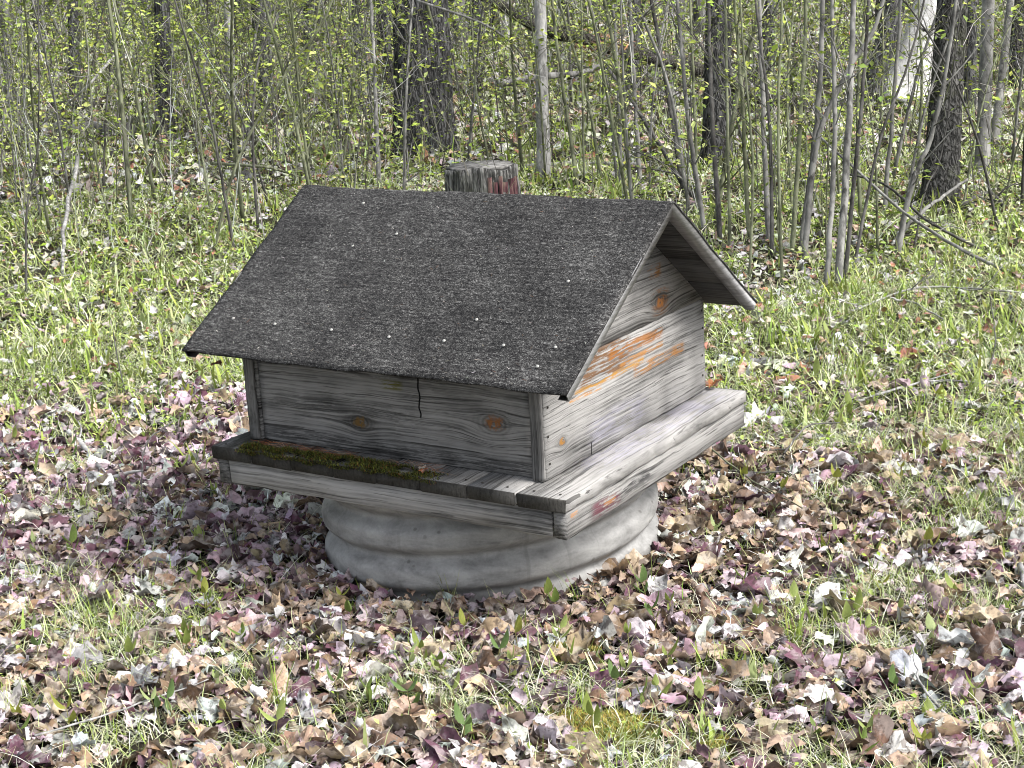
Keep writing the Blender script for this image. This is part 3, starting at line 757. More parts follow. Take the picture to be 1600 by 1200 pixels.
# small broad leaves of ground plants
GREENS = [((.26, .36, .055), .38), ((.38, .46, .13), .27), ((.14, .20, .035), .2), ((.50, .55, .32), .15)]
gb = MB()
for (n, d0, d1, s, h, gam) in ((6000, 2.7, 5.6, (.008, .022), .05, 1), (24000, 5.4, 8.6, (.012, .030), .06, 1), (30000, 8.5, 14, (.02, .050), .09, 1), (36000, 14, 48, (.035, .09), .35, 1.2)):
    x, y = scatter(n, d0, d1, .08, gam); n = len(x); kp = (rng.random(n) < grass_amount(x, y)*vnoise(x, y, 5.5, 9.)*1.3) & ~inside(x, y, .03); x, y = x[kp], y[kp]; m = len(x)
    ci = rng.integers(0, m, max(1, m//14))[rng.integers(0, max(1, m//14), m)]; sp = .03+.008*d0; pull = rng.random(m) < .7
    x2_ = x[ci]+rng.normal(0, sp, m); y2_ = y[ci]+rng.normal(0, sp, m); pull &= ~inside(x2_, y2_, .03); x = np.where(pull, x2_, x); y = np.where(pull, y2_, y)
    cards(gb, np.column_stack([x, y, gz(x, y)+.01+h*rng.random(m)**1.6]), rng.uniform(*s, m), pick(m, GREENS, .22), .45)
link('ground_cover', gb.mesh('ground_cover', M_attr), kind='stuff', label='low leafy green plants spread over the forest floor')

# moss mounds in the front grass
def moss(name, label, cx, cy, rx, ry, h, n, pal, z0=0, L=(.008, .018), ang=0.):
    t = rng.uniform(0, 6.28, n); r = np.sqrt(rng.random(n)); lx = rx*r*np.cos(t); ly = ry*r*np.sin(t)
    rr_ = 1+.22*np.sin(3*t+1)+.15*np.sin(7*t); lx = lx*rr_; ly = ly*rr_
    x = cx+lx*np.cos(ang)-ly*np.sin(ang); y = cy+lx*np.sin(ang)+ly*np.cos(ang)
    z = gz(x, y)+z0+h*(1-r**2)*(.6+.5*vnoise(x, y, 40., 1.))
    v, q, c = strands(np.column_stack([x, y, z-.003]), rng.uniform(0, 6.28, n), rng.uniform(*L, n), rng.uniform(.0015, .003, n), rng.uniform(.3, 1.5, n), rng.uniform(-.3, 1.2, n), 2, pick(n, pal, .25))
    mb = MB().add(v, q, None, c)
    # the pad the shoots stand on
    tt = np.linspace(0, 6.28, 20, endpoint=False); rr = np.linspace(0, 1, 6)
    A = np.array([[cx+rx*a*np.cos(b)*np.cos(ang)-ry*a*np.sin(b)*np.sin(ang), cy+rx*a*np.cos(b)*np.sin(ang)+ry*a*np.sin(b)*np.cos(ang), 0] for a in rr for b in tt])
    A[:, 2] = gz(A[:, 0], A[:, 1])+z0+h*(1-np.repeat(rr, 20)**2)*.85*(.6+.5*vnoise(A[:, 0], A[:, 1], 40., 1.))
    i, j = np.meshgrid(np.arange(5), np.arange(20), indexing='ij'); k = (j+1) % 20
    mb.add(A, np.stack([i*20+j, (i+1)*20+j, (i+1)*20+k, i*20+k], -1).reshape(-1, 4), None, np.array(pal[-1][0])*.6)
    link(name, mb.mesh(name, M_attr), kind='stuff', label=label)
YMOSS = [((.40, .36, .09), .4), ((.46, .32, .11), .25), ((.24, .27, .06), .35)]
p = ground(940, 1140); moss('moss_mound', 'yellow green moss mound in the front centre', p[0], p[1], .16, .10, .022, 4200, YMOSS, L=(.008, .022), ang=-YAW)
p = ground(885, 1022); moss('moss_mound', 'small yellow moss patch below the pipe', p[0], p[1], .07, .05, .02, 1500, YMOSS, ang=-YAW)
p = ground(1125, 1170); moss('moss_mound', 'small green moss patch at the front right of centre', p[0], p[1], .06, .05, .02, 1200, YMOSS, ang=-YAW)
# moss on the platform's front edge
def platform_moss():
    n = 12000; x = rng.uniform(-.50, .22, n); lim = (.5+.5*vnoise(x, x*0, 14., 3.))
    y = PY0-.010+rng.random(n)**1.1*.085*lim; e = np.clip((x+.50)/.05, 0, 1)*np.clip((.20-x)/.12, 0, 1)
    kp = (rng.random(n) < np.clip(.2+e, 0, 1)) & (vnoise(x, y*2, 34., 2.)+.25*vnoise(x, y, 90., 4.) > .50-.10*e); x, y, e = x[kp], y[kp], e[kp]; n = len(x)
    h = .014*e*vnoise(x, y, 60., 2.)*np.clip((PY0+.085-y)/.05, 0, 1)
    z = ZP+h+np.where(y < PY0, -rng.random(n)*.012, .001)
    pal = [((.070, .080, .014), .45), ((.13, .145, .025), .25), ((.03, .034, .01), .22), ((.17, .07, .025), .08)]
    v, q, c = strands(np.column_stack([x, y, z]), rng.uniform(0, 6.28, n), rng.uniform(.006, .014, n), rng.uniform(.0012, .0026, n), rng.uniform(.1, 1.4, n), rng.uniform(-.6, .9, n), 2, pick(n, pal, .25))
    mb = MB().add(v, q, None, c)
    m = 170; x = np.concatenate([rng.uniform(-.44, -.12, 130), rng.uniform(.02, .2, 40)]); y = PY0+rng.uniform(.045, .085, m)
    v, q, c = strands(np.column_stack([x, y, np.full(m, ZP+.010)]), rng.normal(0, .25, m)+np.where(rng.random(m) < .5, 0, np.pi), rng.uniform(.03, .07, m), .0016, rng.uniform(-.1, .2, m), rng.uniform(-.2, .1, m), 3, pick(m, [((.34, .12, .05), .6), ((.5, .36, .25), .4)], .2))
    mb.add(v, q, None, c)
    link('moss_strip', mb.mesh('moss_strip', M_attr), kind='stuff', label='dark moss and rusty needles along the front edge of the platform')
platform_moss()

# needles, bud scales and grit caught on the felt
def roof_debris():
    n = 420; x = rng.uniform(RX0+.02, RX1-.02, n); t = rng.random(n)**1.5*.97
    P = np.column_stack([x, EYF+(RY-EYF)*t, EZF+(RZ-EZF)*t])+n_dir[None]*.002
    v, q, c = strands(P, rng.normal(0, .7, n)+np.where(rng.random(n) < .5, 0, np.pi), rng.uniform(.004, .018, n), rng.uniform(.0012, .0028, n), rng.uniform(-.3, .3, n), rng.uniform(-.3, .3, n), 2, pick(n, [((.16, .15, .13), .5), ((.34, .33, .31), .3), ((.10, .06, .04), .2)], .25))
    v += n_dir[None]*np.clip(-(v-np.array([0, EYF, EZF]))@n_dir+.0012, 0, None)[:, None]
    o = link('roof_debris', MB().add(v, q, None, c).mesh('roof_debris', M_attr), cover); o['kind'] = 'stuff'
roof_debris()

# ------------------------------------------------------------------ sprouting seedlings
def sprout_leaf(seed):
    g = np.random.default_rng(seed); t = np.linspace(0, 1, 6); w = g.uniform(.15, .24)*np.sin(np.pi*t**.75)**.8+.01; V = []; b = g.uniform(.1, .8)
    for a, ww in zip(t, w):
        zc = -b*.35*a*a
        V += [[-ww, a, zc+.10*ww/.26], [0, a, zc], [ww, a, zc+.10*ww/.26]]
    q = []
    for i in range(5):
        for j in range(2): q.append([i*3+j, i*3+j+1, i*3+j+4, i*3+j+3])
    return make_mesh('leaf', V, np.array(q), M_green, smooth=True)
SL = [sprout_leaf(s) for s in range(6)]
stem_me = None
def sprout(p, h, nl, lean, label, group, big=1.):
    root = thing('seedling', label, 'seedling', p, group)
    top = np.array([lean[0], lean[1], 1.])*h
    pts = spline([np.array([0, 0, -.01]), top*.5+np.array([lean[0]*-.2*h, 0, 0]), top], 5)+np.array(p)
    v, q, t = tube(pts, np.linspace(.0022, .0012, 5), 4)
    o = link('stem', make_mesh('stem', v, [q, t], M_green), root); o.color = (.22, .20, .08, 1)
    g = random.choice([(.20, .25, .06), (.27, .33, .10), (.14, .20, .045), (.24, .26, .05), (.30, .36, .16), (.12, .19, .06)])
    a0 = random.uniform(0, 6.28)
    for k in range(nl):
        az = a0+k*2.4+random.uniform(-.4, .4); el = random.uniform(.5, 1.25); s = random.uniform(.013, .034)*big
        d = Vector((math.cos(az)*math.cos(el), math.sin(az)*math.cos(el), math.sin(el)))
        side = Vector((-math.sin(az), math.cos(az), 0))
        base = pts[-1] if k < 2 else pts[2]
        M = frame(tuple(base), side, d) @ Matrix.Scale(s*1.5, 4)
        lf = link('leaf', random.choice(SL), root, M); lf.color = (*g, 1)
spots = [(850, 975), (870, 975), (778, 1040), (980, 1065), (968, 1090), (530, 1110), (430, 1090), (290, 1020), (325, 965), (1010, 1120), (1030, 1100), (55, 1020), (110, 1150), (60, 1050), (710, 1095), (1360, 1010), (1320, 990), (1450, 880), (1240, 970), (1290, 870), (115, 875), (205, 1050), (500, 1070), (1505, 960), (1390, 1100), (1180, 1080), (645, 1120), (250, 1130), (930, 1150), (1460, 1140)]
while len(spots) < 150:
    q = (random.uniform(0, 1600), random.uniform(490, 1195))
    if q[1] > 760 and random.random() < .35: continue
    g = ground(*q)
    if np.hypot(g[0], g[1]) < .6: continue
    spots.append(q)
for i, (a, b) in enumerate(spots):
    g = ground(a, b)
    zone = ('in the front litter' if b > 900 else 'beside the well' if b > 640 else 'in the grass behind the well')+', '+['far left', 'left of centre', 'at the centre', 'right of centre', 'far right'][min(4, int(a/320))]
    hh = random.uniform(.03, .085); nl_ = random.choice([2, 3, 3, 4]); kind_ = ('tall' if hh > .062 else 'short')+' '+['', '', 'two', 'three', 'four'][nl_]+' leaved'
    sprout(tuple(g), hh, nl_, (random.uniform(-.25, .25), random.uniform(-.25, .25)),
           f'{kind_} green seedling {zone}', f'{kind_} green seedlings {zone}', 1.15 if b > 640 else 1.3)

# tall stalks in front of the pipe
def stalk(pts, rad, mat, name, label, cat, n=5, seg=12, parent=None, **kw):
    P = spline(pts, seg); r = np.linspace(rad, rad*.45, seg)
    v, q, t = tube(P, r, n)
    return link(name, make_mesh(name, v, [q, t], mat, smooth=True), parent, None, None, label, cat, **kw)
gp_ = lambda a, b: ground(a, b)
def tuft(px, py, n, L, label, pal):
    p = gp_(px, py); P = np.array([p+np.array([random.gauss(0, .012), random.gauss(0, .012), 0]) for _ in range(n)])
    v, q, c = strands(P, rng.uniform(0, 6.28, n), rng.uniform(L*.5, L, n), .0035, rng.uniform(1.1, 1.55, n), rng.uniform(.3, 1.4, n), 5, pick(n, pal, .2))
    link('grass_tuft', MB().add(v, q, None, c).mesh('grass_tuft', M_attr), label=label, cat='grass tuft')
tuft(703, 952, 26, .15, 'tall green grass tuft against the front of the pipe', [((.13, .17, .05), .6), ((.3, .32, .16), .4)])
tuft(905, 948, 9, .15, 'thin green grass tuft before the right of the pipe', [((.16, .22, .05), 1)])
tuft(790, 960, 8, .12, 'pale grass tuft at the middle of the pipe', [((.35, .36, .2), 1)])
tuft(1010, 935, 10, .16, 'grass tuft at the right foot of the pipe', [((.2, .25, .08), 1)])
tuft(1245, 1010, 22, .16, 'bright green grass tuft in the front right litter', [((.3, .38, .08), 1)])
tuft(430, 1110, 14, .14, 'upright green grass tuft in the front left', [((.2, .27, .05), 1)])

# ------------------------------------------------------------------ sticks on the ground
def stick(pix, rad, mat, label, lift=.03, heights=None, name='fallen_stick', cat='stick', twigs=()):
    hs = heights or [0]*len(pix)
    pts = []
    for (a, b), h in zip(pix, hs):
        g = ground(a, b); pts.append(g+np.array([0, 0, lift+h]))
    root = thing(name, label, cat, tuple(pts[0]))
    P = spline(pts, 14)+rng.normal(0, rad*.35, (14, 3)); v, q, t = tube(P, np.linspace(rad, rad*.55, 14), 7)
    link('shaft', make_mesh('shaft', v, [q, t], mat, smooth=True), root)
    for (u, dx, dy, dz, r2) in twigs:
        b = P[int(u*13)]; T = spline([b, b+np.array([dx, dy, dz])*.5+rng.normal(0, .01, 3), b+np.array([dx, dy, dz])], 6)
        v, q, t = tube(T, np.linspace(r2, r2*.4, 6), 5); link('twig', make_mesh('twig', v, [q, t], mat, smooth=True), root)
stick([(62, 640), (128, 705), (186, 792)], .013, M_pale, 'thick pale forked stick lying in the mauve leaves at the left', .03, twigs=[(.9, .12, .05, .03, .009), (.5, -.1, .1, .04, .005)])
stick([(275, 712), (232, 738), (224, 815)], .0035, M_stem_dark, 'thin dark bent twig left of the well platform', .04, [.09, .06, .0])
stick([(1594, 900), (1602, 950), (1590, 1010)], .009, M_pale, 'pale bare stick at the right edge of the litter', .03)
stick([(1225, 722), (1262, 700), (1312, 682)], .004, M_stem_dark, 'dark curved twig arching over the grass right of the platform', .03, [0, .05, .02], twigs=[(.1, -.12, -.02, .0, .003)])
stick([(1120, 748), (1200, 752), (1295, 742)], .004, M_stem_dark, 'dark twig lying flat right of the platform', .03)
stick([(1085, 700), (1170, 770), (1255, 818)], .0035, M_stem_olive, 'olive green twig lying behind the right of the pipe', .05, twigs=[(.5, .05, -.12, .02, .002)])
stick([(182, 560), (192, 610), (212, 668)], .003, M_stem_dark, 'thin dark stem leaning in the grass left of the roof', .02, [.10, .05, 0])
stick([(1330, 640), (1450, 608), (1560, 612)], .006, M_pale, 'pale twig lying in the grass at the right', .03, twigs=[(.5, .1, .15, .02, .003)])
stick([(1390, 480), (1430, 487), (1475, 512)], .006, M_pale, 'pale crooked twig in the right grass below the saplings', .04)
stick([(1540, 600), (1555, 560), (1545, 500)], .004, M_stem_dark, 'dark forked twig standing up in the right grass', .02, [0, .05, .10], twigs=[(.6, .08, .03, .05, .002)])
stick([(0, 470), (60, 452), (130, 440)], .006, M_stem, 'grey stick lying in the grass at the left edge', .05)
stick([(200, 480), (240, 470), (280, 455)], .005, M_stem_dark, 'small dark stick in the left grass', .03)
stick([(60, 1180), (190, 1140), (330, 1090)], .003, M_pale, 'long pale straw stem across the front left litter', .05)
stick([(1490, 1150), (1440, 1100), (1425, 1060)], .004, M_pale, 'pale stem standing in the front right litter', .03, [0, .02, .05])
stick([(130, 320), (105, 395), (100, 450)], .016, M_pale, 'pale rotten stake leaning in the grass at far left', 0, [.35, .16, -.02])

# ------------------------------------------------------------------ trees
def crown_mesh(seed, limbs, spread, h0, h1, nleaf, lsize, pal, mat_l):
    g = np.random.default_rng(seed); mb = MB(); lp = []
    wood_c = np.array([.16, .15, .13])
    for k in range(limbs):
        z0 = g.uniform(h0, h1*.75); az = g.uniform(0, 6.28); Lk = g.uniform(.5, 1)*spread
        d = np.array([math.cos(az), math.sin(az), g.uniform(.5, 1.1)]); p0 = np.array([0, 0, z0])
        P = spline([p0, p0+d*Lk*.5+g.normal(0, .08, 3), p0+d*Lk+g.normal(0, .15, 3)], 6)
        v, q, t = tube(P, np.linspace(.028, .006, 6), 5, cap=False); mb.add(v, q, None, wood_c)
        for _ in range(5):
            b = P[g.integers(2, 6)]; e = b+g.normal(0, .3, 3)*spread*.4+np.array([0, 0, .25])
            v, q, t = tube(spline([b, (b+e)/2+g.normal(0, .05, 3), e], 4), np.linspace(.008, .003, 4), 3, cap=False); mb.add(v, q, None, wood_c)
            lp += [b+(e-b)*u+g.normal(0, .16, 3) for u in g.random(max(1, nleaf//(limbs*5)))]
    lp = np.array(lp); cards(mb, lp, rng.uniform(*lsize, len(lp)), pick(len(lp), pal, .25), .9)
    return mb.mesh('crown', M_attr)
SPRING = [((.31, .39, .07), .46), ((.42, .49, .16), .24), ((.14, .19, .045), .30)]
CROWNS = [crown_mesh(s, 7, 1.7, 3.6, 7.5, 110, (.06, .11), SPRING, M_attr) for s in range(4)]

def tree(label, bpx, topx, wpx, mat, H=8., ridge=None, nseg=20, rings=26, crown=True, group=None, flare=1.35, extra=None, bend=0., name='tree'):
    b = ground(*bpx); dep = (b-CAM)@fw; r = wpx/CF*dep*.5
    # where the trunk leaves the top of the photograph, at the same depth
    tp = at(topx, 0, dep) if topx is not None else b+np.array([0, 0, 1.8])
    ax = (tp-b)/max(.3, (tp-b)[2]); ax[2] = 1.
    ax[:2] = np.clip(ax[:2], -1.2, 1.2)
    root = thing(name, label, 'tree', tuple(b), group)
    s = np.linspace(0, 1, rings)**1.5
    pts = b[None]+ax[None]*(H*s)[:, None]+np.array([0, 0, -.06])
    lat = np.cross(ax, fw); lat /= np.linalg.norm(lat)
    pts = pts+lat[None]*(bend*np.sin(s*3.1*2.2)*1.)[:, None]
    rad = r*((1-.72*s)+(flare-1)*np.exp(-s*H/.16))
    ph = rng.uniform(0, 6.28, 6)
    rf = None
    if ridge:
        amp, nr = ridge
        rf = lambda th, q: amp*(np.sin(th*nr+ph[0]+3*np.sin(q*26+ph[1]))*.6+np.sin(th*nr*2.3+ph[2]+4*np.sin(q*40+ph[3]))*.4)+.05*np.sin(th*3+ph[4])
    v, q, t = tube(pts, rad, nseg, rf)
    tr = link('trunk', make_mesh('trunk', v-b, [q, t], mat, smooth=True), root, Matrix.Translation(Vector(b)))
    if crown:
        sc = H/8.; top = pts[-1]-b
        Sh = Matrix.Identity(4); Sh[0][2] = ax[0]; Sh[1][2] = ax[1]
        c = link('crown', CROWNS[rng.integers(len(CROWNS))], root, Matrix.Translation(Vector(b)) @ Sh @ Matrix.Scale(sc, 4))
    return root, b, dep, r, ax

tree('thick grey tree with deeply ridged bark behind the roof ridge', (662, 240), 655, 92, M_bark_grey, 10, (.07, 15), 72, 60)
t2 = tree('slender pale smooth tree standing right of the thick grey tree', (850, 280), 846, 21, M_pale, 7.5, None, 14, 30, bend=.012)
tree('dark rough barked tree at the right with a leaning base', (1468, 322), 1492, 52, M_bark_dark, 9, (.06, 9), 60, 60, bend=.02)
tree('leaning white peeled trunk behind the dark right tree', (1408, 160), 1462, 74, M_white, 6, (.05, 3), 20, 24, crown=False)
tree('leaning grey trunk left of the white peeled trunk', (1356, 168), 1396, 34, M_bark_far, 8, (.05, 7), 24, 30)
tree('stout grey trunk behind the right saplings', (1118, 256), 1122, 44, M_bark_grey, 9, (.06, 10), 40, 40)
tree('smooth grey olive tree right of the dark rough tree', (1534, 272), 1544, 22, M_stem, 8, None, 14)
tree('thin grey leaning tree beside the smooth olive tree', (1552, 226), 1578, 13, M_stem, 7, None, 10)
tree('dark trunk at the right edge of the photo', (1592, 140), 1592, 27, M_bark_dark, 9, (.05, 8), 24)
tree('dark bluish grey trunk in the left brush', (258, 216), 252, 27, M_bark_grey, 9, (.06, 8), 28, 36)
tree('thin pale trunk right of the dark left trunk', (362, 202), 356, 17, M_pale, 7, None, 12)
tree('grey rough trunk left of centre in the brush', (416, 172), 411, 22, M_bark_far, 8, (.05, 7), 24)
tree('far left slim grey trunk', (14, 196), 8, 12, M_stem, 7, None, 10)
tree('slim dark trunk near the left edge', (118, 160), 113, 18, M_bark_far, 8, (.05, 6), 20)
tree('grey trunk far behind, left of the fallen limb', (986, 148), 991, 22, M_bark_far, 8, (.05, 7), 20)
tree('thin dark trunk far behind the right saplings', (1290, 140), 1290, 13, M_bark_dark, 8, (.04, 6), 16)
tree('broad grey trunk far behind the middle saplings', (1196, 118), 1198, 27, M_bark_far, 9, (.05, 7), 20)
tree('slim grey trunk far left of the thick grey tree', (560, 122), 556, 14, M_bark_far, 8, (.04, 6), 16)
tree('medium grey trunk midway between left and centre', (486, 130), 482, 19, M_bark_grey, 8, (.05, 6), 18)
tree('slim trunk right behind the thick grey tree', (742, 96), 744, 16, M_bark_far, 8, (.04, 6), 16)
tree('pale far trunk above the stump', (790, 70), 791, 12, M_pale, 8, None, 10)
tree('grey trunk behind the smooth olive tree', (1515, 176), 1519, 18, M_bark_far, 8, (.05, 7), 18)
tree('thin trunk behind the fallen limb on the right', (1062, 108), 1063, 15, M_stem, 8, None, 10)
# distant trunks of the wood
k = 0
while k < 66:
    d = random.uniform(19, 52); px = random.uniform(-450, 2050)
    r = ray(px, 0); h = np.array([r[0], r[1]]); h /= np.linalg.norm(h); p = CAM[:2]+h*d
    pz = float(gz(p[0], p[1])); X, Y, dep = proj(np.array([[p[0], p[1], pz]]))
    w = random.uniform(.10, .42)*CF/dep[0]
    mk, mn = random.choice([(M_bark_far, 'rough grey'), (M_bark_grey, 'ridged grey'), (M_stem, 'smooth grey'), (M_bark_dark, 'dark')])
    wn_ = 'thick' if w/CF*dep[0] > .29 else 'thin'
    sec = ['far left', 'left', 'middle', 'right', 'far right'][int(np.clip(X[0]/320, 0, 4))]
    lb = f"{wn_} {mn} trunk {'deep' if d > 34 else 'standing'} in the distant wood at the {sec}"
    tree(lb, (float(X[0]), float(Y[0])), None, w, mk, random.uniform(7, 10), (.05, 6), 12, 8, group=lb)
    k += 1

# ------------------------------------------------------------------ saplings
def sapling_meshes(seed, H, r, ntw, nleaf, lean=.15, stem_kind=0, leafy=1):
    """stem with twigs, and its young leaves"""
    g = np.random.default_rng(seed); a = g.uniform(0, 6.28); top = np.array([math.cos(a)*lean*H, math.sin(a)*lean*H, H])
    P = spline([np.zeros(3)-[0, 0, .04], top*[.18, .18, .36]+g.normal(0, .022*H*.3, 3)*[1, 1, 0], top*[.52, .52, .70]+g.normal(0, .035*H*.3, 3)*[1, 1, 0], top], 12)
    mb = MB(); v, q, t = tube(P, np.linspace(r, r*.3, 12), 6); mb.add(v, q, t)
    lp = []
    for k in range(ntw):
        u = g.uniform(.12, .95); b = P[int(u*11)]; az = g.uniform(0, 6.28); L = g.uniform(.18, .55)*(1.1-u*.4)*min(1, H/2)
        d = np.array([math.cos(az)*.7, math.sin(az)*.7, g.uniform(.3, 1.)])*L; T = spline([b, b+d*.5+g.normal(0, .03, 3), b+d], 5)
        v, q, t = tube(T, np.linspace(r*.34, r*.12, 5), 3, cap=False); mb.add(v, q)
        lp += [T[i]+g.normal(0, .025, 3) for i in g.integers(2, 5, max(1, nleaf//max(1, ntw)))]
        if g.random() < .7:
            b2 = T[3]; d2 = np.array([g.normal()*.6, g.normal()*.6, g.uniform(0, .8)])*L*.5
            v, q, t = tube(spline([b2, b2+d2], 3), np.linspace(r*.18, r*.08, 3), 3, cap=False); mb.add(v, q)
            lp += [b2+d2+g.normal(0, .025, 3) for _ in range(2)]
    lm = MB(); lp = np.array(lp) if len(lp) else np.zeros((1, 3))
    if leafy > 1: lp = np.repeat(lp, leafy, 0)+g.normal(0, .035, (len(lp)*leafy, 3))-[0, 0, .01]
    cards(lm, lp, g.uniform(.022, .068, len(lp)), pick(len(lp), SPRING, .22), .55)
    return mb.mesh('stem', [M_stem, M_stem_olive, M_stem_dark][stem_kind], smooth=True, col=False), lm.mesh('foliage', M_attr)
PROTO = []
for s in range(20):
    H = [1.1, 1.5, 2.0, 2.6, 3.2][s % 5]
    PROTO.append(sapling_meshes(s, H, [.004, .005, .007, .010, .013][s % 5]*(1+.2*(s//5)), 8+5*(s % 5), [14, 22, 30, 44, 50][s % 5] if s < 15 else 8, .10+.13*(s//5)+.04*(s % 3), [0, 1, 2][(s+s//5) % 3], 1 if s >= 15 else 3 if s % 5 > 1 else 2))
cnt = 0
def put_sapling(p, s=1., proto=None, label=None, group=None):
    k = rng.integers(len(PROTO)) if proto is None else proto
    Hs = [1.1, 1.5, 2.0, 2.6, 3.2][k % 5]*s
    ht = 'knee high' if Hs < .9 else 'waist high' if Hs < 1.4 else 'tall' if Hs < 2.2 else 'very tall'
    X, Y, dp = proj(np.array([p])); dd = 'near' if dp[0] < 11 else 'middle' if dp[0] < 15 else 'far'
    sec = ['far left', 'left', 'middle', 'right', 'far right'][int(np.clip(X[0]/320, 0, 4))]
    label = f"{ht} {['grey', 'olive', 'dark'][(k+k//5) % 3]} sapling {'with few leaves' if k >= 15 else 'in young leaf'} at the {dd} {sec} of the wood"
    group = label
    root = thing('sapling', label, 'sapling', tuple(p), group)
    M = Matrix.Translation(Vector(p)) @ Matrix.Rotation(random.uniform(0, 6.28), 4, 'Z') @ Matrix.Scale(s, 4)
    link('stem', PROTO[k][0], root, M); link('foliage', PROTO[k][1], root, M)
# left brush, near enough to tell apart
n_put = 0
while n_put < 120:
    px, py = random.uniform(-40, 640), random.uniform(170, 385)
    if random.random() > (1.15-(py-170)/230): continue
    put_sapling(ground(px, py), random.uniform(.55, 1.0), None, 'thin leafing sapling in the brush at the left of the roof', 'saplings in the left brush'); n_put += 1
for _ in range(32):
    px, py = random.uniform(640, 960), random.uniform(160, 290)
    put_sapling(ground(px, py), random.uniform(.5, .95), None, 'thin leafing sapling behind the roof ridge', 'saplings behind the ridge')
for _ in range(40):
    px, py = random.uniform(960, 1620), random.uniform(150, 400)
    put_sapling(ground(px, py), random.uniform(.55, 1.), None, 'thin leafing sapling in the thicket at the right of the roof', 'saplings in the right thicket')
for _ in range(80):
    px, py = random.uniform(-350, 1950), random.uniform(30, 170)
    put_sapling(ground(px, py), random.uniform(.9, 1.4), None, 'leafing sapling far back in the wood', 'saplings far back in the wood')

# bigger bare saplings whose lines one can follow in the photograph: (pixels from base upwards, width px, bark)
BIG = [([(1206, 405), (1203, 200), (1181, 0)], 7, 2), ([(1201, 385), (1192, 160), (1186, 0)], 10, 0), ([(1236, 405), (1252, 170), (1260, 0)], 9, 1),
       ([(1250, 400), (1276, 190), (1286, 0)], 12, 0), ([(1308, 452), (1326, 210), (1333, 0)], 14, 0), ([(1256, 410), (1275, 230), (1325, 110), (1378, 10)], 11, 0),
       ([(1318, 440), (1345, 180), (1357, 0)], 8, 2), ([(1381, 335), (1395, 170), (1408, 0)], 8, 0), ([(1398, 405), (1425, 290), (1466, 170)], 11, 0),
       ([(1104, 365), (1078, 210), (1058, 0)], 9, 0), ([(1171, 385), (1160, 170), (1148, 0)], 8, 1), ([(1126, 385), (1112, 160), (1107, 0)], 9, 2),
       ([(1090, 335), (1084, 150), (1079, 0)], 6, 1), ([(1141, 395), (1137, 190), (1133, 0)], 6, 1), ([(942, 290), (915, 140), (873, 0)], 6, 1),
       ([(904, 296), (882, 150), (862, 0)], 7, 1), ([(970, 298), (966, 130), (957, 0)], 7, 0), ([(1001, 290), (990, 120), (984, 0)], 8, 0),
       ([(1070, 300), (1045, 150), (1018, 0)], 10, 2), ([(913, 296), (910, 140), (908, 0)], 4, 1), ([(1222, 450), (1216, 200), (1222, 0)], 6, 1),
       ([(1290, 455), (1304, 230), (1300, 0)], 10, 0), ([(1330, 430), (1372, 230), (1430, 60)], 6, 2), ([(1238, 330), (1230, 150), (1240, 0)], 5, 1),
       ([(592, 292), (586, 140), (580, 0)], 8, 0), ([(590, 225), (560, 150), (530, 70)], 5, 2), ([(405, 372), (396, 250), (402, 100), (440, 0)], 5, 2),
       ([(367, 398), (345, 270), (322, 160), (276, 10)], 5, 2), ([(330, 335), (310, 200), (290, 60)], 4, 1), ([(176, 352), (150, 250), (140, 120)], 4, 1),
       ([(40, 470), (42, 330), (60, 210)], 4, 2), ([(330, 395), (372, 250), (450, 110), (520, 0)], 5, 1), ([(460, 300), (470, 150), (500, 0)], 5, 1),
       ([(1170, 445), (1176, 250), (1160, 60)], 5, 1), ([(1345, 350), (1340, 150), (1352, 0)], 7, 1), ([(1432, 300), (1440, 130), (1436, 0)], 6, 1), ([(1425, 400), (1445, 300), (1475, 220)], 4, 2),
       ([(770, 275), (745, 150), (735, 0)], 4, 1), ([(530, 285), (552, 130), (545, 0)], 4, 1), ([(640, 285), (628, 180), (600, 60)], 4, 2)]
NAMES = {0: 'grey', 1: 'olive green', 2: 'dark'}
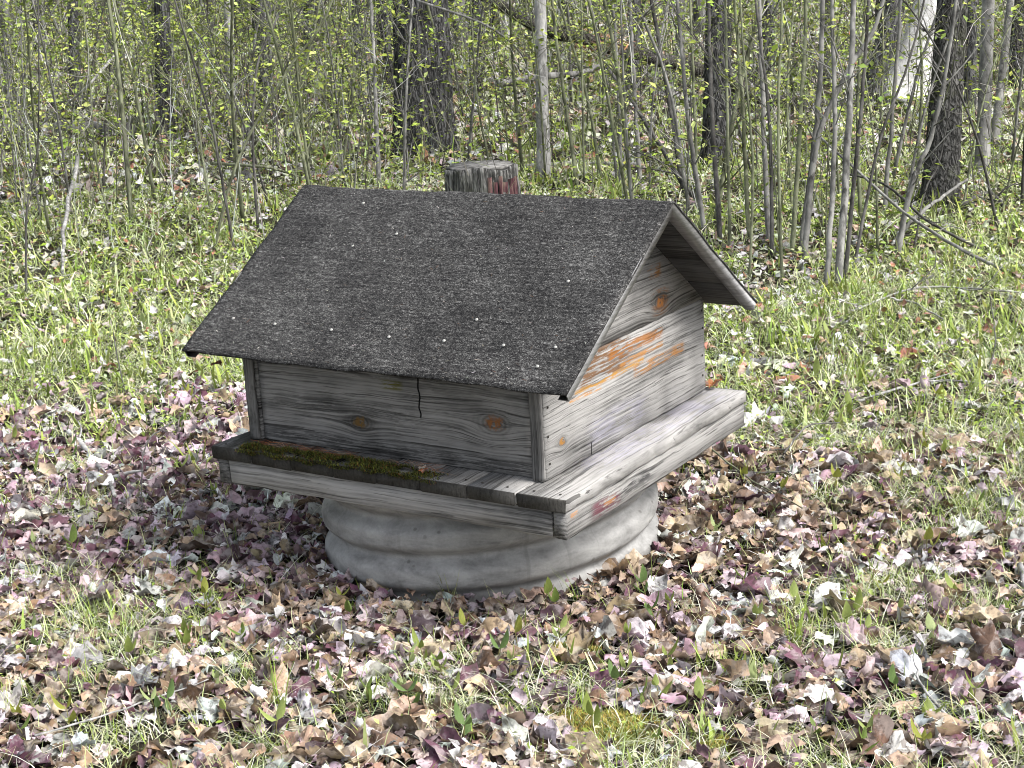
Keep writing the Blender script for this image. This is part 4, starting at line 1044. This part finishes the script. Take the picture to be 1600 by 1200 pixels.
for k, (pix, w, sk) in enumerate(BIG):
    b = ground(*pix[0]); dep = (b-CAM)@fw; r = w*.86/CF*dep*.5
    drift = random.uniform(-.08, .08)
    pts = [b-np.array([0, 0, .04])]+[at(a, c, dep+drift*(i+1)) for i, (a, c) in enumerate(pix[1:])]
    ext = pts[-1]+(pts[-1]-pts[-2])*1.1; ext[2] = max(ext[2], pts[-1][2]+1.0); pts.append(ext)
    side = 'left' if pix[0][0] < 640 else 'middle' if pix[0][0] < 1010 else 'right'
    where = {'left': 'in the left brush', 'middle': 'behind the roof ridge', 'right': 'in the right thicket'}[side]
    wd = 'thick' if w >= 9 else 'slim'
    ln_ = pix[-1][0]-pix[0][0]; how_ = 'leaning left' if ln_ < -15 else 'leaning right' if ln_ > 15 else 'upright'
    near_ = min([(abs(pix[0][0]-q), nm) for q, nm in ((40, 'at the left edge'), (176, 'at far left'), (350, 'left of the roof'), (430, 'beside the left roof corner'), (560, 'behind the left of the ridge'), (755, 'beside the stump'), (850, 'by the slender pale tree'), (960, 'behind the right of the ridge'), (1060, 'above the gable peak'), (1125, 'behind the gable'), (1205, 'just right of the gable'), (1260, 'left of the thickest saplings'), (1312, 'among the thickest saplings'), (1385, 'left of the dark rough tree'), (1430, 'before the dark rough tree'))])[1]
    root = thing('sapling', f'{wd} {how_} {NAMES[sk]} bare sapling {near_}', 'sapling', tuple(b), f'{wd} {how_} {NAMES[sk]} bare saplings {near_}')
    P = spline(pts, 22); P[1:-1] += rng.normal(0, r*.16, (20, 3)); mb = MB(); v, q, t = tube(P, np.linspace(r*1.15, r*.5, 22), 8); mb.add(v-b, q, t)
    lp = []
    for _ in range(9):
        u = random.uniform(.25, .97); b0 = P[int(u*21)]; L_ = random.uniform(.15, .6); az = random.uniform(0, 6.28)
        d = np.array([math.cos(az)*.7, math.sin(az)*.7, random.uniform(.3, 1)])*L_
        T = spline([b0, b0+d*.5+rng.normal(0, .03, 3), b0+d], 5); v, q, t = tube(T, np.linspace(max(.002, r*.3), .0015, 5), 4, cap=False); mb.add(v-b, q)
        lp += [T[i]+rng.normal(0, .03, 3)-b for i in rng.integers(2, 5, 3)]
    M = Matrix.Translation(Vector(b))
    link('stem', mb.mesh('stem', [M_stem, M_stem_olive, M_stem_dark][sk], True, False), root, M)
    lm = MB(); cards(lm, np.array(lp), rng.uniform(.03, .055, len(lp)), pick(len(lp), SPRING, .2), .5); link('foliage', lm.mesh('foliage', M_attr), root, M)

# ------------------------------------------------------------------ dead wood behind
def dead(pix, depths, wpx, mat, label, name='fallen_branch', cat='branch', twigs=6, bare=None):
    pts = []
    for (a, c), d in zip(pix, depths):
        pts.append(ground(a, c)+np.array([0, 0, .04]) if d is None else at(a, c, d))
    pts = np.array(pts); dm = np.mean([(p-CAM)@fw for p in pts]); r = wpx/CF*dm*.5
    root = thing(name, label, cat, tuple(pts[0])); P = spline(pts, 24); P += rng.normal(0, r*.15, P.shape)
    v, q, t = tube(P, np.linspace(r, r*.6, 24), 12, lambda th, s: .10*np.sin(3*th+9*s)+.06*np.sin(7*th-20*s))
    b = pts[0]; M = Matrix.Translation(Vector(b))
    link('shaft', make_mesh('shaft', v-b, [q, t], mat, smooth=True), root, M)
    for _ in range(twigs):
        u = random.uniform(.1, .95); b0 = P[int(u*23)]; d = np.array([random.gauss(0, 1), random.gauss(0, 1), random.uniform(-.2, .9)])*random.uniform(.1, .35)
        T = spline([b0, b0+d*.5+rng.normal(0, .03, 3), b0+d], 5); v, q, t = tube(T, np.linspace(max(.003, r*.35), .002, 5), 4); link('twig', make_mesh('twig', v-b, [q, t], mat, smooth=True), root, M)
    return P, r, root
P_, r_, rt_ = dead([(1352, 178), (1215, 158), (1100, 112), (1000, 88), (935, 68), (868, 52), (828, 36), (752, -6)], [None, 15.6, 15.4, 15.2, 15., 14.8, 14.6, 14.2], 25, M_log, 'long fallen dead tree slanting down from upper centre to the right', 'fallen_tree', 'fallen tree', 12)
# splintered orange break
i = 13; sp = MB(); n = 150
v, q, c = strands(P_[i][None]+rng.normal(0, .075, (n, 3))*[1.6, 1.2, .8], rng.uniform(0, 6.28, n), rng.uniform(.08, .3, n), .03, rng.uniform(-.5, .5, n), rng.uniform(-.8, .3, n), 2, pick(n, [((.42, .22, .12), .6), ((.55, .42, .32), .4)], .2))
sp.add(v, q, None, c); link('splintered_wood', sp.mesh('splintered_wood', M_attr), rt_)
dead([(778, 132), (840, 120), (905, 114), (948, 100)], [13.6, 13.7, 13.9, 14.1], 12, M_dead, 'short broken limb hanging level beside the slender pale tree', twigs=4)
dead([(1602, 447), (1516, 397), (1420, 337), (1345, 272), (1280, 213)], [None, 8.35, 8.6, 8.9, 9.3], 6, M_stem, 'long grey fallen sapling slanting across the right grass', twigs=5)
dead([(1530, 400), (1450, 345), (1385, 290), (1320, 270)], [None, 8.8, 9.1, 9.4], 5, M_stem_dark, 'short dark branch leaning below the long fallen sapling', twigs=3)
dead([(1395, 392), (1440, 332), (1512, 280)], [None, 9., 9.4], 7, M_stem, 'grey branch slanting up before the dark right tree', twigs=3)
dead([(1092, 322), (1066, 285), (1005, 185), (940, 92)], [None, 10.9, 11.6, 12.6], 8, M_stem_dark, 'dark dead branch leaning from the ridge toward the centre', twigs=6)
dead([(330, 255), (420, 262), (470, 285)], [11.5, 11., None], 5, M_stem_olive, 'green arching branch left of the ridge', twigs=4)
dead([(205, 212), (110, 206), (-40, 212)], [None, None, None], 25, M_dead, 'grey fallen log lying in the upper left brush', 'fallen_log', 'log', 3)
dead([(150, 172), (60, 166), (-40, 160)], [None, None, None], 15, M_stem_dark, 'dark fallen log behind the grey log at upper left', 'fallen_log', 'log', 3)
dead([(1200, 166), (1280, 172), (1350, 182)], [None, None, None], 17, M_stem_dark, 'dark rotten log lying behind the right saplings', 'fallen_log', 'log', 2)
dead([(820, 268), (900, 264), (1000, 266)], [None, None, None], 9, M_pale, 'pale thin log lying behind the ridge right of the stump', 'fallen_log', 'log', 2)
dead([(180, 85), (120, 150), (20, 235)], [12.6, 12.2, None], 4, M_pale, 'pale thin branch leaning across the upper left brush', twigs=3)
dead([(1330, 500), (1440, 462), (1600, 470)], [None, None, None], 4, M_pale, 'pale thin branch lying level in the right grass', twigs=4)
dead([(1500, 330), (1545, 312), (1570, 335)], [None, None, None], 9, M_stem_dark, 'dark root snag beside the dark right tree', 'root_snag', 'dead wood', 6)
dead([(650, 0), (760, 40), (815, 85), (830, 135)], [12.4, 12.4, 12.5, 12.6], 4, M_stem, 'curved grey branch drooping between the two centre trees', twigs=4)

# stump behind the ridge
def build_stump():
    c = ground(755, 342); dep = (c-CAM)@fw; r = 54/CF*dep; topp = at(755, 257, dep); h = topp[2]-c[2]
    root = thing('tree_stump', 'weathered cut stump with reddish bark just behind the roof ridge', 'stump', tuple(c))
    zs = np.array([-.05, .0, .05, .12, .2, .3, .4, .5, .6, .7, .8, .9, 1.])*h; pts = np.column_stack([zs*0, zs*0, zs])
    rad = r*(1+.35*np.exp(-np.clip(zs, 0, 9)/.09)); v, q, t = tube(pts, rad, 40, lambda th, s: .05*np.sin(9*th+2*np.sin(6*s))+.04*np.sin(17*th+1))
    v[:, 2] += np.where(v[:, 2] > h*.8, .012*np.sin(v[:, 0]*14)+.010*np.sin(v[:, 1]*23), 0)
    M = Matrix.Translation(Vector(c)); link('trunk', make_mesh('trunk', v, [q, t], M_stump, smooth=True), root, M)
    tv, tq, tt = tube(np.array([[0, 0, h*.985], [0, 0, h+.012]]), r*.93, 40, lambda th, s: .05*np.sin(9*th)+.03*np.sin(17*th+1))
    link('cut_top', make_mesh('cut_top', tv, [tq, tt], M_dead), root, M)
    # loose reddish bark plates on the right side
    t_ = NT('reddish_bark'); n_ = t_.noise(t_.vscale(t_.coord(), (30, 30, 6)), 1., 5., .6)
    rb = t_.finish(t_.ramp(n_, [(.35, (.025, .014, .016)), (.5, (.115, .05, .06)), (.65, (.26, .19, .16))]), .9, n_, .8, .01)
    for k in range(7):
        a = -.75+k*.19+YAW*-1+random.uniform(-.03, .03); u = np.array([math.cos(a), math.sin(a)])
        # right-hand, camera side of the stump
        a = math.atan2(-fw[1], -fw[0])+.25+k*.16; u = np.array([math.cos(a), math.sin(a)]); s = np.array([-u[1], u[0]])
        w = r*random.uniform(.06, .1); z0 = h*random.uniform(.1, .3); z1 = h*random.uniform(.75, .95); o = r*1.05
        V = [[*(u*(o+e)+s*dw), z] for z in (z0, (z0+z1)/2, z1) for (e, dw) in ((0, -w), (.012, -w*.3), (.012, w*.3), (0, w))]
        Q = [[i*4+j, i*4+j+1, i*4+j+5, i*4+j+4] for i in range(2) for j in range(3)]
        link('bark_plate', make_mesh('bark_plate', V, np.array(Q), rb), root, M)
build_stump()

# ------------------------------------------------------------------ thicket mass far back
def thicket():
    mb = MB()
    for (n, d0, d1, H, w, gam) in ((500, 10.5, 20, (.4, 1.4), (.004, .010), 1.), (1700, 18, 52, (.6, 2.6), (.008, .020), 1.1)):
        x, y = scatter(n, d0, d1, .06, gam); n = len(x)
        P = np.column_stack([x, y, gz(x, y)-.03]); c = pick(n, [((.19, .19, .15), .35), ((.07, .068, .055), .4), ((.40, .40, .38), .25)], .2)
        az = rng.uniform(0, 6.28, n)
        v, q, c1 = strands(P, az, rng.uniform(*H, n), rng.uniform(*w, n), rng.uniform(.75, 1.57, n), rng.uniform(.5, 1.7, n), 4, c, rng.normal(0, .5, n)); mb.add(v, q, None, c1)
        v, q, c1 = strands(P, az+1.57, rng.uniform(*H, n), rng.uniform(*w, n)*.8, rng.uniform(1.0, 1.57, n), rng.uniform(.6, 1.6, n), 4, c, rng.normal(0, .5, n)); mb.add(v, q, None, c1)
    x, y = scatter(2200, 9.5, 19, .06); n = len(x); P = np.column_stack([x, y, gz(x, y)+rng.uniform(0, 1.2, n)])
    v, q, c1 = strands(P, rng.uniform(0, 6.28, n), rng.uniform(.25, .8, n), rng.uniform(.003, .007, n), rng.uniform(-.3, 1.3, n), rng.uniform(-.6, 1.5, n), 4, pick(n, [((.10, .095, .08), .4), ((.42, .42, .40), .35), ((.22, .24, .13), .25)], .2), rng.normal(0, .5, n)); mb.add(v, q, None, c1)
    for (n, d0, d1, h, s, gam) in ((24000, 11.5, 20, 1.3, (.025, .060), 1.), (90000, 17, 55, 2.4, (.05, .12), 1.1)):
        x, y = scatter(n, d0, d1, .06, gam); n = len(x); kp = rng.random(n) < vnoise(x, y, 1.9, 4.)**1.5*1.3; x, y = x[kp], y[kp]; m = len(x); zz = gz(x, y)+.1+h*rng.random(m)
        nc = m//26; ci = rng.integers(0, nc, m); pull = rng.random(m) < .85; sp = .10+.012*d0
        x = np.where(pull, x[ci]+rng.normal(0, sp, m), x); y = np.where(pull, y[ci]+rng.normal(0, sp, m), y); zz = np.where(pull, np.maximum(gz(x, y)+.05, zz[ci]+rng.normal(0, sp*.55, m)), zz)
        cards(mb, np.column_stack([x, y, zz]), rng.uniform(*s, m), pick(m, SPRING, .3), .6)
    link('thicket', mb.mesh('thicket', M_attr), kind='stuff', label='far undergrowth of thin stems and young leaves filling the wood')
thicket()
